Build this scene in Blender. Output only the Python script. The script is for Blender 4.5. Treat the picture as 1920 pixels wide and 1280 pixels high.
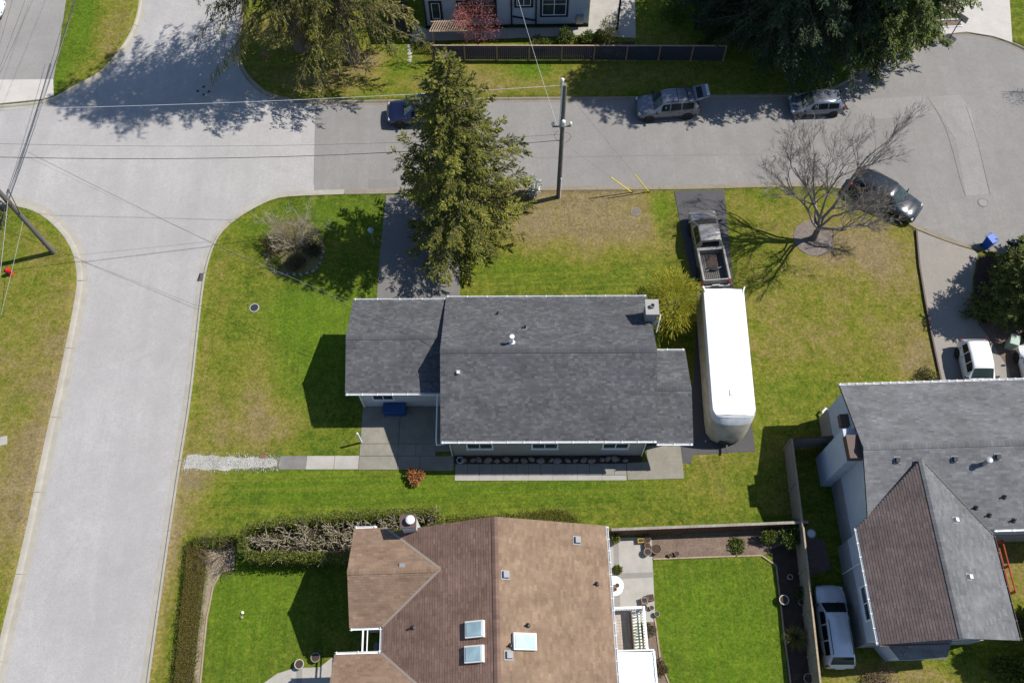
# Suburban corner plot seen from a drone: grey-roofed house, two neighbours, roads, parked vehicles, trees.
import bpy, math, random
import numpy as np
from mathutils import Vector, Matrix
from mathutils.geometry import delaunay_2d_cdt

for o in list(bpy.data.objects): bpy.data.objects.remove(o)
scene = bpy.context.scene
COL = scene.collection
PI = math.pi

# ------------------------------------------------------------------ camera, sky, sun, exposure
cam_data = bpy.data.cameras.new('camera'); cam = bpy.data.objects.new('camera', cam_data); COL.objects.link(cam)
cam_data.sensor_width = 36; cam_data.lens = 31.8750; cam_data.clip_start = 0.5; cam_data.clip_end = 2000
cam.matrix_world = Matrix.Translation((0, 0, 54)) @ Matrix([[0.999524, 0.03085, 0.0], [-0.027847, 0.902253, -0.430307], [-0.013275, 0.430102, 0.902683]]).to_4x4()
scene.camera = cam

SUN_AZ, SUN_EL = math.radians(13.5), math.radians(52.5)      # azimuth from +X, counter-clockwise
world = bpy.data.worlds.new('World'); scene.world = world; world.use_nodes = True
wn = world.node_tree; wn.nodes.clear()
sky = wn.nodes.new('ShaderNodeTexSky'); sky.sky_type = 'NISHITA'; sky.sun_disc = False
sky.sun_elevation = SUN_EL; sky.sun_rotation = PI/2 - SUN_AZ
sky.air_density = 1.0; sky.dust_density = 0.3; sky.ozone_density = 2.5
bgn = wn.nodes.new('ShaderNodeBackground'); bgn.inputs['Strength'].default_value = 0.09
out = wn.nodes.new('ShaderNodeOutputWorld')
wn.links.new(sky.outputs[0], bgn.inputs[0]); wn.links.new(bgn.outputs[0], out.inputs[0])
sun_l = bpy.data.lights.new('sun', 'SUN'); sun_l.energy = 4.2; sun_l.angle = math.radians(0.5); sun_l.color = (1.0, 0.95, 0.87)
sun_o = bpy.data.objects.new('sun', sun_l); COL.objects.link(sun_o)
sd = Vector((math.cos(SUN_EL)*math.cos(SUN_AZ), math.cos(SUN_EL)*math.sin(SUN_AZ), math.sin(SUN_EL)))
sun_o.rotation_euler = sd.to_track_quat('Z', 'Y').to_euler(); sun_o.location = (40, 10, 60)
scene.view_settings.view_transform = 'Standard'; scene.view_settings.look = 'None'
scene.view_settings.exposure = 0.68; scene.view_settings.gamma = 1.0
scene.view_settings.use_curve_mapping = False
scene.cycles.use_denoising = True
scene.cycles.max_bounces = 6; scene.cycles.diffuse_bounces = 3; scene.cycles.glossy_bounces = 2
scene.cycles.transmission_bounces = 4; scene.cycles.transparent_max_bounces = 6

# ------------------------------------------------------------------ helpers
def tag(o, label=None, cat=None, group=None, kind=None):
    if label: o['label'] = label
    if cat: o['category'] = cat
    if group: o['group'] = group
    if kind: o['kind'] = kind
    return o

def empty(name, loc=(0, 0, 0), rz=0.0, label=None, cat=None, group=None):
    o = bpy.data.objects.new(name, None); COL.objects.link(o)
    o.location = (loc[0], loc[1], loc[2] if len(loc) > 2 else 0); o.rotation_euler = (0, 0, rz)
    o.empty_display_size = 0.3
    return tag(o, label, cat, group)

def link(name, me, parent=None, loc=None, rot=None):
    o = bpy.data.objects.new(name, me); COL.objects.link(o)
    if parent: o.parent = parent
    if loc is not None: o.location = loc
    if rot is not None: o.rotation_euler = rot
    return o

def copy_tree(o, parent=None):
    c = o.copy(); COL.objects.link(c); c.parent = parent
    for ch in list(o.children): copy_tree(ch, c)
    return c

def mesh_np(name, v, f, mat=None, colors=None, smooth=False):
    """mesh from an (n,3) vertex array and an (m,k) face array, optional per-face colours"""
    v = np.asarray(v, dtype=np.float32); f = np.asarray(f, dtype=np.int32)
    me = bpy.data.meshes.new(name); k = f.shape[1]
    me.vertices.add(len(v)); me.vertices.foreach_set('co', v.ravel())
    me.loops.add(f.size); me.loops.foreach_set('vertex_index', f.ravel())
    me.polygons.add(len(f)); me.polygons.foreach_set('loop_start', np.arange(0, f.size, k, dtype=np.int32))
    me.polygons.foreach_set('loop_total', np.full(len(f), k, dtype=np.int32))
    me.polygons.foreach_set('use_smooth', np.full(len(f), bool(smooth)))
    me.update(calc_edges=True)
    if colors is not None:
        a = me.color_attributes.new('tone', 'FLOAT_COLOR', 'CORNER')
        c = np.ones((len(f), 4), dtype=np.float32); c[:, :3] = colors
        a.data.foreach_set('color', np.repeat(c, k, axis=0).ravel())
    if mat: me.materials.append(mat)
    return me

class MB:
    """collects vertices and faces for one mesh"""
    def __init__(s): s.v = []; s.f = []
    def add(s, vs, fs):
        b = len(s.v); s.v += [tuple(p) for p in vs]; s.f += [tuple(b+i for i in q) for q in fs]; return s
    def box(s, x0, x1, y0, y1, z0, z1):
        return s.add([(x0,y0,z0),(x1,y0,z0),(x1,y1,z0),(x0,y1,z0),(x0,y0,z1),(x1,y0,z1),(x1,y1,z1),(x0,y1,z1)],
              [(0,3,2,1),(4,5,6,7),(0,1,5,4),(1,2,6,5),(2,3,7,6),(3,0,4,7)])
    def prism(s, poly, z0, z1):
        n = len(poly); a = sum(poly[i][0]*poly[(i+1)%n][1]-poly[(i+1)%n][0]*poly[i][1] for i in range(n))
        if a < 0: poly = poly[::-1]
        return s.add([(p[0],p[1],z0) for p in poly]+[(p[0],p[1],z1) for p in poly],
              [tuple(range(n-1,-1,-1)), tuple(range(n,2*n))]+[(i,(i+1)%n,n+(i+1)%n,n+i) for i in range(n)])
    def extrude(s, sec, p0, p1, up=(0,0,1)):
        """section [(side, up)] swept from p0 to p1"""
        p0 = Vector(p0); p1 = Vector(p1); d = (p1-p0).normalized(); u = Vector(up); r = d.cross(u).normalized(); u = r.cross(d)
        n = len(sec); vs = [p0+r*a+u*b for a, b in sec]+[p1+r*a+u*b for a, b in sec]
        return s.add(vs, [tuple(range(n)), tuple(range(2*n-1,n-1,-1))]+[(i,n+i,n+(i+1)%n,(i+1)%n) for i in range(n)])
    def tube(s, pts, rad, n=6, cap=True):
        pts = [Vector(p) for p in pts]
        if not hasattr(rad, '__len__'): rad = [rad]*len(pts)
        b = len(s.v); ref = None
        for i, p in enumerate(pts):
            d = (pts[min(i+1,len(pts)-1)]-pts[max(i-1,0)]).normalized()
            if ref is None: ref = d.orthogonal().normalized()
            ref = (ref-d*ref.dot(d)).normalized(); q = d.cross(ref)
            for k in range(n):
                a = 2*PI*k/n; s.v.append(tuple(p+(ref*math.cos(a)+q*math.sin(a))*rad[i]))
        for i in range(len(pts)-1):
            for k in range(n):
                s.f.append((b+i*n+k, b+i*n+(k+1)%n, b+(i+1)*n+(k+1)%n, b+(i+1)*n+k))
        if cap:
            s.f.append(tuple(b+k for k in range(n-1,-1,-1))); e = b+(len(pts)-1)*n; s.f.append(tuple(e+k for k in range(n)))
        return s
    def lathe(s, prof, n=16, c=(0,0,0)):
        b = len(s.v); m = len(prof)
        for r, z in prof:
            for k in range(n): s.v.append((c[0]+r*math.cos(2*PI*k/n), c[1]+r*math.sin(2*PI*k/n), c[2]+z))
        for i in range(m-1):
            for k in range(n): s.f.append((b+i*n+k, b+i*n+(k+1)%n, b+(i+1)*n+(k+1)%n, b+(i+1)*n+k))
        s.f.append(tuple(b+k for k in range(n-1,-1,-1))); s.f.append(tuple(b+(m-1)*n+k for k in range(n)))
        return s
    def mesh(s, name, mat=None, smooth=None):
        me = bpy.data.meshes.new(name); me.from_pydata(s.v, [], s.f); me.update()
        if mat: me.materials.append(mat)
        if smooth:
            me.polygons.foreach_set('use_smooth', np.ones(len(me.polygons), dtype=bool)); me.set_sharp_from_angle(angle=math.radians(smooth))
        return me
    def build(s, name, mat, parent=None, loc=None, rot=None, smooth=None):
        return link(name, s.mesh(name, mat, smooth), parent, loc, rot)

def bevel(o, w=0.02, seg=2):
    m = o.modifiers.new('bevel', 'BEVEL'); m.width = w; m.segments = seg; m.limit_method = 'ANGLE'; return o

def blob(name, mat, size, seed=0, rough=0.18, parent=None, loc=None, sub=2):
    """an irregular stone-like closed mesh"""
    import bmesh
    bm = bmesh.new(); bmesh.ops.create_icosphere(bm, subdivisions=sub, radius=1)
    rn = random.Random(seed); ks = [(Vector((rn.uniform(-1,1), rn.uniform(-1,1), rn.uniform(-1,1))).normalized(), rn.uniform(.55,.95)) for _ in range(9)]
    for v in bm.verts:
        for d, h in ks:
            t = v.co.dot(d)
            if t > h: v.co -= d*(t-h)*0.85
        v.co *= 1+rn.uniform(-rough, rough)*0.25
        v.co = Vector((v.co.x*size[0], v.co.y*size[1], v.co.z*size[2]))
    me = bpy.data.meshes.new(name); bm.to_mesh(me); bm.free()
    me.materials.append(mat)
    return link(name, me, parent, loc)

# ------------------------------------------------------------------ procedural materials
class NT:
    def __init__(s, name):
        s.m = bpy.data.materials.new(name); s.m.use_nodes = True; s.t = s.m.node_tree; s.n = s.t.nodes
        s.b = s.n['Principled BSDF']; s.b.inputs['Specular IOR Level'].default_value = 0.3
        tc = s.n.new('ShaderNodeTexCoord'); s.obj = tc.outputs['Object']
        g = s.n.new('ShaderNodeNewGeometry'); s.pos = g.outputs['Position']
    def l(s, a, b): s.t.links.new(a, b)
    def noise(s, scale, detail=3, rough=.6, vec=None, dist=0):
        n = s.n.new('ShaderNodeTexNoise'); n.inputs['Scale'].default_value = scale; n.inputs['Detail'].default_value = detail
        n.inputs['Roughness'].default_value = rough; n.inputs['Distortion'].default_value = dist
        s.l(vec if vec is not None else s.pos, n.inputs['Vector']); return n.outputs['Fac']
    def map(s, vec, scale=(1,1,1), rot=(0,0,0)):
        n = s.n.new('ShaderNodeMapping'); n.inputs['Scale'].default_value = scale; n.inputs['Rotation'].default_value = rot
        s.l(vec, n.inputs['Vector']); return n.outputs[0]
    def ramp(s, fac, stops):
        n = s.n.new('ShaderNodeValToRGB'); e = n.color_ramp.elements
        while len(e) < len(stops): e.new(0.5)
        for q, (p, c) in zip(e, stops): q.position = p; q.color = (*c, 1) if len(c) == 3 else c
        s.l(fac, n.inputs[0]); return n.outputs[0]
    def val(s, fac, lo, hi):
        return s.ramp(fac, [(lo, (0,0,0)), (hi, (1,1,1))])
    def mix(s, fac, a, b, mode='MIX'):
        n = s.n.new('ShaderNodeMix'); n.data_type = 'RGBA'; n.blend_type = mode
        for i, x in ((0, fac), (6, a), (7, b)):
            if isinstance(x, (int, float)): n.inputs[i].default_value = x
            elif isinstance(x, tuple): n.inputs[i].default_value = (*x, 1)
            else: s.l(x, n.inputs[i])
        return n.outputs[2]
    def math(s, op, a, b=0.0):
        n = s.n.new('ShaderNodeMath'); n.operation = op
        for i, x in ((0, a), (1, b)):
            if isinstance(x, (int, float)): n.inputs[i].default_value = x
            else: s.l(x, n.inputs[i])
        return n.outputs[0]
    def attr(s, name):
        n = s.n.new('ShaderNodeAttribute'); n.attribute_name = name; return n.outputs['Color']
    def sep(s, c):
        n = s.n.new('ShaderNodeSeparateColor'); s.l(c, n.inputs[0]); return n.outputs
    def bump(s, h, strength=.3, dist=.02):
        n = s.n.new('ShaderNodeBump'); n.inputs['Strength'].default_value = strength; n.inputs['Distance'].default_value = dist
        s.l(h, n.inputs['Height']); s.l(n.outputs[0], s.b.inputs['Normal'])
    def done(s, color=None, rough=.8, metal=0, spec=None):
        if color is not None:
            if isinstance(color, tuple): s.b.inputs['Base Color'].default_value = (*color, 1)
            else: s.l(color, s.b.inputs['Base Color'])
        if isinstance(rough, (int, float)): s.b.inputs['Roughness'].default_value = rough
        else: s.l(rough, s.b.inputs['Roughness'])
        s.b.inputs['Metallic'].default_value = metal
        if spec is not None: s.b.inputs['Specular IOR Level'].default_value = spec
        return s.m

def speckled(name, c, var=.18, scale=3.0, fine=40, rough=.85, bump=0.0, c2=None, spec=.2, metal=0):
    """plain surface with soft blotches and fine grain"""
    t = NT(name); a = t.noise(scale, 4, .65); b = t.noise(fine, 2, .6)
    c2 = c2 or tuple(x*(1-1.6*var) for x in c)
    col = t.mix(t.val(a, .32, .68), c2, c)
    col = t.mix(1.1*var, col, t.mix(t.val(b, .3, .7), tuple(x*.6 for x in c), tuple(min(1, x*1.35) for x in c)))
    if bump: t.bump(b, bump, .02)
    return t.done(col, rough, metal, spec)

def tone_mat(name, rough=.85, fine=25, var=.25, spec=.15, bump=.15):
    """takes each piece's own tone from the mesh, adds grain"""
    t = NT(name); c = t.attr('tone'); b = t.noise(fine, 3, .6); a = t.noise(.7, 3, .6)
    k = t.mix(t.val(b, .25, .75), tuple([1-var]*3), tuple([1+var*.5]*3)); st = t.noise(1.0, 4, .65, t.map(t.pos, (.35,1.3,.35))); k2 = t.mix(1.0, t.mix(t.val(a, .3, .7), (.84,.84,.84), (1.08,1.08,1.08)), t.mix(t.val(st, .34, .62), (.86,.855,.86), (1.04,1.04,1.04)), 'MULTIPLY')
    col = t.mix(1.0, t.mix(1.0, c, k, 'MULTIPLY'), k2, 'MULTIPLY')
    if bump: t.bump(b, bump, .01)
    return t.done(col, rough, 0, spec)

def leaf_mat(name, trans=.25, rough=.6):
    t = NT(name); c = t.attr('tone'); t.l(c, t.b.inputs['Base Color']); t.b.inputs['Roughness'].default_value = rough
    t.b.inputs['Specular IOR Level'].default_value = .2
    tr = t.n.new('ShaderNodeBsdfTranslucent'); t.l(c, tr.inputs['Color'])
    mx = t.n.new('ShaderNodeMixShader'); mx.inputs[0].default_value = trans
    t.l(t.b.outputs[0], mx.inputs[1]); t.l(tr.outputs[0], mx.inputs[2]); t.l(mx.outputs[0], t.n['Material Output'].inputs[0])
    return t.m

def paint(name, c, rough=.25, metal=.0, coat=.6, dirt=.1):
    t = NT(name); a = t.noise(2.5, 4, .65); col = t.mix(t.val(a,.35,.75), c, tuple(x*(1-dirt)+.03*dirt for x in c))
    t.b.inputs['Coat Weight'].default_value = coat; t.b.inputs['Coat Roughness'].default_value = .06
    return t.done(col, rough, metal, .5)

def simple(name, c, rough=.6, metal=0, spec=.3): return speckled(name, c, .06, 2.0, 30, rough, 0, None, spec, metal)

M = {}
def asphalt(name, c, streak=None, wear=.35):
    t = NT(name); big = t.noise(.16, 5, .65); mid = t.noise(.9, 6, .75, None, .4); sm = t.noise(4.5, 5, .75); fine = t.noise(14, 3, .75); grit = t.noise(38, 2, .6)
    d = tuple(x*.84 for x in c); l = tuple(min(1,x*1.1) for x in c)
    col = t.mix(t.val(big,.3,.7), d, l); col = t.mix(t.math('MULTIPLY', t.val(mid,.45,.68), wear), col, tuple(x*.74 for x in c))
    col = t.mix(t.math('MULTIPLY', t.val(sm,.46,.66), .42), col, tuple(x*.72 for x in c)); col = t.mix(t.math('MULTIPLY', t.val(fine,.45,.62), .42), col, tuple(x*.62 for x in c)); col = t.mix(t.math('MULTIPLY', t.val(grit,.52,.7), .34), col, tuple(min(1,x*1.35) for x in c))
    if streak is not None:   # wheel-track wear running along the road
        s1 = t.noise(1.0, 4, .6, t.map(t.pos, (.75,.03,1), (0,0,streak))); col = t.mix(t.math('MULTIPLY', t.val(s1,.38,.66), .34), col, tuple(x*.74 for x in c))
        s2 = t.noise(1.0, 4, .6, t.map(t.pos, (5.0,.10,1), (0,0,streak))); col = t.mix(t.math('MULTIPLY', t.val(s2,.5,.72), .16), col, tuple(x*.7 for x in c))
    st = t.noise(.33, 6, .8, None, 1.2); col = t.mix(t.math('MULTIPLY', t.val(st,.56,.72), .28), col, tuple(x*.62 for x in c)); st2 = t.noise(.27, 6, .8, t.map(t.pos, (1,1,1), (0,0,1)), 1.2); col = t.mix(t.math('MULTIPLY', t.val(st2,.56,.74), .3), col, tuple(min(1,x*1.22) for x in c))
    t.bump(fine, .3, .015)
    return t.done(col, .92, 0, .12)
M['road'] = asphalt('light_worn_asphalt', (.342,.330,.322), streak=math.radians(-7))
M['street'] = asphalt('grey_worn_asphalt', (.228,.218,.208), streak=math.radians(88), wear=.5)
M['patch'] = asphalt('patched_asphalt', (.245,.235,.224))
M['patch_dark'] = asphalt('dark_patched_asphalt', (.2,.192,.184))
M['drive'] = asphalt('driveway_asphalt', (.085,.082,.085))
M['old_drive'] = asphalt('old_driveway_asphalt', (.165,.157,.15))
M['east_drive'] = asphalt('dusty_driveway_asphalt', (.26,.24,.215))
def concrete(name, c, stain=.5, moss=0.0):
    t = NT(name); a = t.noise(.9, 5, .7); b = t.noise(4, 4, .7); g = t.noise(45, 2, .6)
    col = t.mix(t.math('MULTIPLY', t.val(a,.36,.68), stain), c, tuple(x*.6 for x in c)); col = t.mix(t.math('MULTIPLY', t.val(b,.45,.7), stain*.5), col, tuple(x*.66 for x in c))
    col = t.mix(t.math('MULTIPLY', t.val(g,.35,.7), .25), col, tuple(x*.6 for x in c))
    if moss: col = t.mix(t.math('MULTIPLY', t.val(t.noise(2.2,4,.7),.5,.72), moss), col, (.09,.10,.04))
    t.bump(g, .2, .01); return t.done(col, .92, 0, .12)
M['kerb'] = concrete('kerb_concrete', (.35,.325,.28), .5)
M['kerb_old'] = concrete('mossy_kerb_concrete', (.25,.215,.175), .6, .35)
M['patio'] = concrete('patio_concrete', (.24,.225,.19), .6, .25)
M['concrete'] = concrete('pale_concrete', (.36,.34,.31), .5)
M['concrete_light'] = concrete('light_concrete_drive', (.45,.42,.39), .3)
M['slab'] = concrete('walkway_slab_concrete', (.25,.24,.22), .45, .15)
M['old_slab'] = concrete('cracked_old_slab', (.20,.19,.18), .7)
M['paver_edge'] = concrete('paver_border_concrete', (.33,.32,.30), .4)

def lawn_material():
    t = NT('lawn_grass'); s = t.sep(t.attr('turf')); dry, lush, stripe = s[0], s[1], s[2]
    n1 = t.noise(.45, 6, .75, None, .3); n2 = t.noise(2.2, 5, .75); n3 = t.noise(7, 4, .8); n4 = t.noise(24, 3, .75)
    d = t.math('ADD', dry, t.math('MULTIPLY', t.math('SUBTRACT', n1, .5), 1.3)); d = t.math('ADD', d, t.math('MULTIPLY', t.math('SUBTRACT', n2, .5), 1.25))
    d = t.math('ADD', d, t.math('MULTIPLY', t.math('SUBTRACT', n3, .5), 1.4)); d = t.math('ADD', d, t.math('MULTIPLY', t.math('SUBTRACT', n4, .5), .8))
    col = t.ramp(d, [(0.0,(.044,.080,.008)), (.2,(.084,.112,.011)), (.4,(.116,.122,.017)), (.58,(.148,.128,.032)), (.78,(.168,.128,.056)), (1.0,(.175,.132,.082))])
    gr = t.math('ADD', lush, t.math('MULTIPLY', t.math('SUBTRACT', n1, .5), .9)); gr = t.math('ADD', gr, t.math('MULTIPLY', t.math('SUBTRACT', n3, .5), .6))
    col = t.mix(t.math('MULTIPLY', t.val(gr,.3,.95), .75), col, (0.0655,0.126,0.0072))
    # mown lines: the light bent blades catch, painted as paler colour along each pass
    w1 = t.noise(1.0, 5, .7, t.map(t.pos, (3.2,.06,1), (0,0,math.radians(2)))); w2 = t.noise(1.0, 5, .7, t.map(t.pos, (.06,3.2,1), (0,0,math.radians(2))))
    isew = t.val(stripe, .55, .75); isns = t.math('MULTIPLY', t.val(stripe,.2,.4), t.math('SUBTRACT', 1.0, isew))
    col = t.mix(t.math('MULTIPLY', t.math('MULTIPLY', t.val(w2,.46,.6), isew), .36), col, (0.1596,0.1596,0.024)); col = t.mix(t.math('MULTIPLY', t.math('MULTIPLY', t.val(w1,.46,.6), isns), .25), col, (0.147,0.1512,0.024))
    col = t.mix(t.math('MULTIPLY', t.val(n4,.46,.64), .5), col, (0.0462,0.0655,0.0072)); col = t.mix(t.math('MULTIPLY', t.val(t.noise(17,3,.7),.56,.7), .4), col, (0.2268,0.2016,0.06))
    # scattered dead thatch
    col = t.mix(t.math('MULTIPLY', t.val(t.noise(3.2,6,.8),.54,.70), t.math('ADD', .15, t.math('MULTIPLY', dry, .6))), col, (0.2268,0.1764,0.088))
    col = t.mix(1.0, col, t.ramp(t.noise(1.1, 7, .85), [(.34,(.80,.82,.78)), (.5,(1.08,1.08,1.05)), (.66,(1.34,1.30,1.2))]), 'MULTIPLY'); col = t.mix(1.0, col, t.ramp(t.noise(5.5, 4, .8), [(.36,(.72,.74,.72)), (.5,(1,1,1)), (.64,(1.3,1.26,1.2))]), 'MULTIPLY')
    h = t.math('ADD', t.math('MULTIPLY', n4, .6), n3); t.bump(h, .22, .05)
    return t.done(col, .95, 0, .04)
M['lawn'] = lawn_material()
M['soil'] = speckled('dark_bed_soil', (.062,.045,.034), .35, 3, 22, .95, .5)
M['brown_soil'] = speckled('brown_bed_soil', (.175,.128,.098), .45, 1.3, 9, .95, .5, (.065,.046,.037))
M['mulch'] = speckled('grey_brown_mulch', (.185,.155,.135), .4, 5, 26, .95, .6)
M['grass_dark'] = speckled('dark_moss_ground', (.07,.075,.025), .35, 1.2, 22, .95, .5)  # dark mottled moss green, used for the base ground sheet
M['white'] = simple('white_trim_paint', (.74,.75,.76), .5)
M['offwhite'] = simple('off_white_trim', (.62,.61,.57), .55)
M['black'] = simple('black_trim', (.018,.02,.024), .5)
M['rubber'] = simple('tyre_rubber', (.02,.02,.021), .85)
M['dark_metal'] = simple('dark_metal', (.05,.05,.055), .5, .5)
M['grey_metal'] = simple('galvanised_metal', (.36,.37,.38), .42, .6)
M['alloy'] = simple('alloy_rim', (.42,.43,.45), .35, .7)
M['wire'] = simple('overhead_cable', (.045,.045,.05), .5)
M['wire_pale'] = simple('aluminium_cable', (.52,.53,.55), .45)
def glass_mat(name, c, rough=.06, spec=.6):
    t = NT(name); return t.done(t.mix(t.val(t.noise(1.5,2),.3,.7), tuple(x*.7 for x in c), c), rough, 0, spec)
M['glass'] = glass_mat('window_glass', (.035,.05,.055)); M['car_glass'] = glass_mat('car_glass', (.010,.013,.015), .05, .22)
M['windshield'] = glass_mat('windshield_glass', (.03,.05,.05), .05, .4)
M['skylight'] = glass_mat('skylight_glass', (.30,.42,.46), .08); M['skylight_bright'] = glass_mat('skylight_dome', (.42,.62,.60), .1)
M['lamp'] = glass_mat('headlamp_lens', (.55,.58,.6), .1); M['tail'] = glass_mat('tail_lamp_lens', (.32,.02,.015), .15)
def wood(name, c, rough=.85, sc=(14,1.2,14)):
    t = NT(name); n = t.noise(1.0, 5, .7, t.map(t.obj, sc)); b = t.noise(1.2, 3, .6)
    col = t.mix(t.val(n,.3,.7), tuple(x*.6 for x in c), tuple(min(1,x*1.2) for x in c)); col = t.mix(t.math('MULTIPLY', t.val(b,.4,.7), .4), col, tuple(x*.6 for x in c))
    t.bump(n, .2, .01); return t.done(col, rough, 0, .15)
M['pole'] = wood('weathered_pole_wood', (.16,.145,.125), sc=(10,10,.5))
M['bark'] = wood('conifer_bark', (.16,.125,.10), sc=(6,6,1)); M['bark_grey'] = wood('grey_bark', (.165,.145,.125), sc=(7,7,1))
M['twig'] = wood('grey_twigs', (.27,.235,.205), sc=(7,7,2)); M['twig_brown'] = wood('brown_twigs', (.15,.105,.085), sc=(7,7,2))
M['fence_wood'] = wood('grey_fence_board', (.27,.245,.205), sc=(6,6,1)); M['fence_brown'] = wood('brown_stained_board', (.125,.058,.045), sc=(6,6,1))
M['fence_post'] = wood('tan_fence_post', (.30,.20,.115), sc=(6,6,1)); M['fence_dark'] = wood('charcoal_fence_board', (.045,.047,.062), sc=(6,6,1))
M['lattice'] = wood('pale_cedar_slat', (.36,.27,.2)); M['deck_red'] = wood('red_stained_timber', (.33,.07,.035)); M['plank'] = wood('garden_edging_timber', (.33,.26,.18))


# ================================================================== ground, roads, kerbs, drives
RZ = -0.12                                   # road level; lawns lie at 0
NO_GRASS = []
def sheet(name, poly, z, mat, kind='structure', thick=None):
    b = MB()
    if z > 0: NO_GRASS.append(poly)
    if thick: b.prism(poly, z-thick, z)
    else:
        n = len(poly); a = sum(poly[i][0]*poly[(i+1)%n][1]-poly[(i+1)%n][0]*poly[i][1] for i in range(n))
        if a < 0: poly = poly[::-1]
        b.add([(p[0], p[1], z) for p in poly], [tuple(range(n))])
    return tag(b.build(name, mat), kind=kind)

def smooth_path(pts, step=0.6, closed=False):
    """Catmull-Rom through the surveyed points, evenly spaced"""
    p = [Vector((q[0], q[1])) for q in pts]; outp = []
    for i in range(len(p)-1):
        a, b, c, d = p[max(i-1,0)], p[i], p[i+1], p[min(i+2,len(p)-1)]
        n = max(1, int((c-b).length/step))
        for k in range(n):
            t = k/n
            outp.append(.5*((2*b)+(c-a)*t+(2*a-5*b+4*c-d)*t*t+(3*b-a-3*c+d)*t**3))
    outp.append(p[-1]); return [(q.x, q.y) for q in outp]

sheet('ground', [(-600,-600),(600,-600),(600,600),(-600,600)], -.6, M['grass_dark'])
sheet('road', [(-95,-40),(95,-40),(95,120),(-95,120)], RZ, M['road'], thick=.4)
sheet('side_street', [(-14.44, 48.47), (-13.88, 37.56), (2.13, 34.81), (26.89, 29.63), (48.33, 28.87), (58.73, 57.22), (24.43, 58.67), (18.47, 47.17)], RZ+.005, M['street'])
sheet('road_patch', [(31.62, 45.1), (34.25, 45.2), (34.77, 43.71), (34.41, 39.1), (34.22, 36.23), (32.52, 36.11), (32.99, 41.07), (32.41, 43.3)], RZ+.010, M['patch'])
sheet('road_patch', [(-10.05, 39.13), (-7.92, 39.05), (-7.9, 38.35), (-10.02, 38.33)], RZ+.010, M['patch_dark'])
sheet('road_patch', [(-6.94, 42.21), (1.25, 42.19), (1.39, 40.73), (-6.92, 40.76)], RZ+.010, M['patch_dark'])
sheet('road_patch', [(25.79, 45.02), (31.65, 45.2), (31.44, 43.39), (27.42, 43.15)], RZ+.010, M['patch'])

def seam(name, pts, w=.05, z=RZ+.014, mat=None):
    for a, b in zip(pts, pts[1:]):
        d = (Vector(b)-Vector(a)).normalized(); n = Vector((-d.y, d.x))*w/2; a2, b2 = Vector(a), Vector(b)
        sheet(name, [tuple(a2-n), tuple(b2-n), tuple(b2+n), tuple(a2+n)], z, mat or M['seam'])
M['seam'] = asphalt('sealed_seam', (.155,.15,.143))
seam('road_seam', smooth_path([(31.82, 45.09), (32.21, 43.81), (32.52, 42.06), (32.53, 39.65), (32.47, 37.31), (32.52, 36.11)], 1.5)); seam('road_seam', smooth_path([(34.49, 44.18), (34.53, 42.72), (34.49, 40.05), (34.36, 37.7), (34.27, 36.14)], 1.5), .05)
seam('road_seam', [(-14.32, 46.59), (-14.12, 42.38), (-13.96, 38.81)], .05, mat=M['patch_dark']); seam('road_seam', [(1.97, 40.61), (9.76, 40.51), (18.68, 40.27)], .05, mat=M['patch_dark'])

# lawn outlines (back edge of each kerb), surveyed points in metres
EDGE_A = [(-20.98, -4.16), (-21, 5.19), (-20.95, 13), (-20.88, 17.64), (-20.78, 22.45), (-20.88, 27.24), (-20.93, 30.37), (-20.86, 32.25), (-20.57, 33.92), (-20.07, 35.09), (-19.01, 36.21), (-17.52, 37.23), (-16.37, 37.7), (-14.82, 37.82), (-11.72, 37.84)]
EDGE_A2 = [(-11.72, 37.84), (-8.69, 37.78), (-3.49, 37.72), (2.13, 37.65), (11.85, 37.38), (15.54, 37.34), (19.7, 37.32), (23.02, 37.15), (24.25, 36.78), (25.42, 36.15), (27.33, 34.46), (28.32, 33.5)]
EDGE_A3 = [(28.32, 33.5), (29.43, 32.85), (30.75, 32.16), (32.17, 31.63), (33.82, 31.23), (39.85, 30.6), (52.69, 30.81)]
EDGE_W = [(-30.05, -3.91), (-29.98, 6.59), (-29.77, 13.27), (-29.69, 20.49), (-29.62, 23.01), (-29.6, 26.87), (-29.62, 29.52), (-29.73, 31.34), (-30.1, 32.79), (-30.72, 34.15), (-31.8, 35.56), (-33.35, 36.91), (-35.18, 37.66), (-38.78, 38.2), (-52.07, 38.97)]
EDGE_NW = [(-54.23, 45.81), (-42.38, 46.77), (-38.37, 46.97), (-35.26, 47.26), (-34.31, 47.64), (-33.21, 48.53), (-31.29, 49.99), (-30.07, 52.27), (-29.39, 54.69), (-29.33, 57.39), (-29.55, 60.97), (-30.51, 69.97)]
EDGE_N = [(-22.31, 69.6), (-20.82, 57.03), (-20.69, 55.24), (-20.66, 52.44), (-20.36, 50.73), (-19.63, 49.15), (-18.22, 47.63), (-16.9, 46.95), (-15.21, 46.63), (-12.41, 46.42), (-8.88, 46.33), (-3.47, 46.27), (2.39, 46.14), (9.95, 45.9), (15.63, 45.83), (21.37, 45.71), (23.97, 46.07), (25.43, 46.53), (27.19, 47.71), (28.95, 48.75), (31.24, 49.84), (33.45, 50.68), (34.49, 51.18), (36.24, 51.39), (38.2, 50.87), (39.64, 50.05), (41.65, 48.67), (46.73, 46.57), (57.69, 43.57)]
EDGE_A, EDGE_A2, EDGE_A3, EDGE_W, EDGE_NW, EDGE_N = [smooth_path(e) for e in (EDGE_A, EDGE_A2, EDGE_A3, EDGE_W, EDGE_NW, EDGE_N)]

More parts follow.
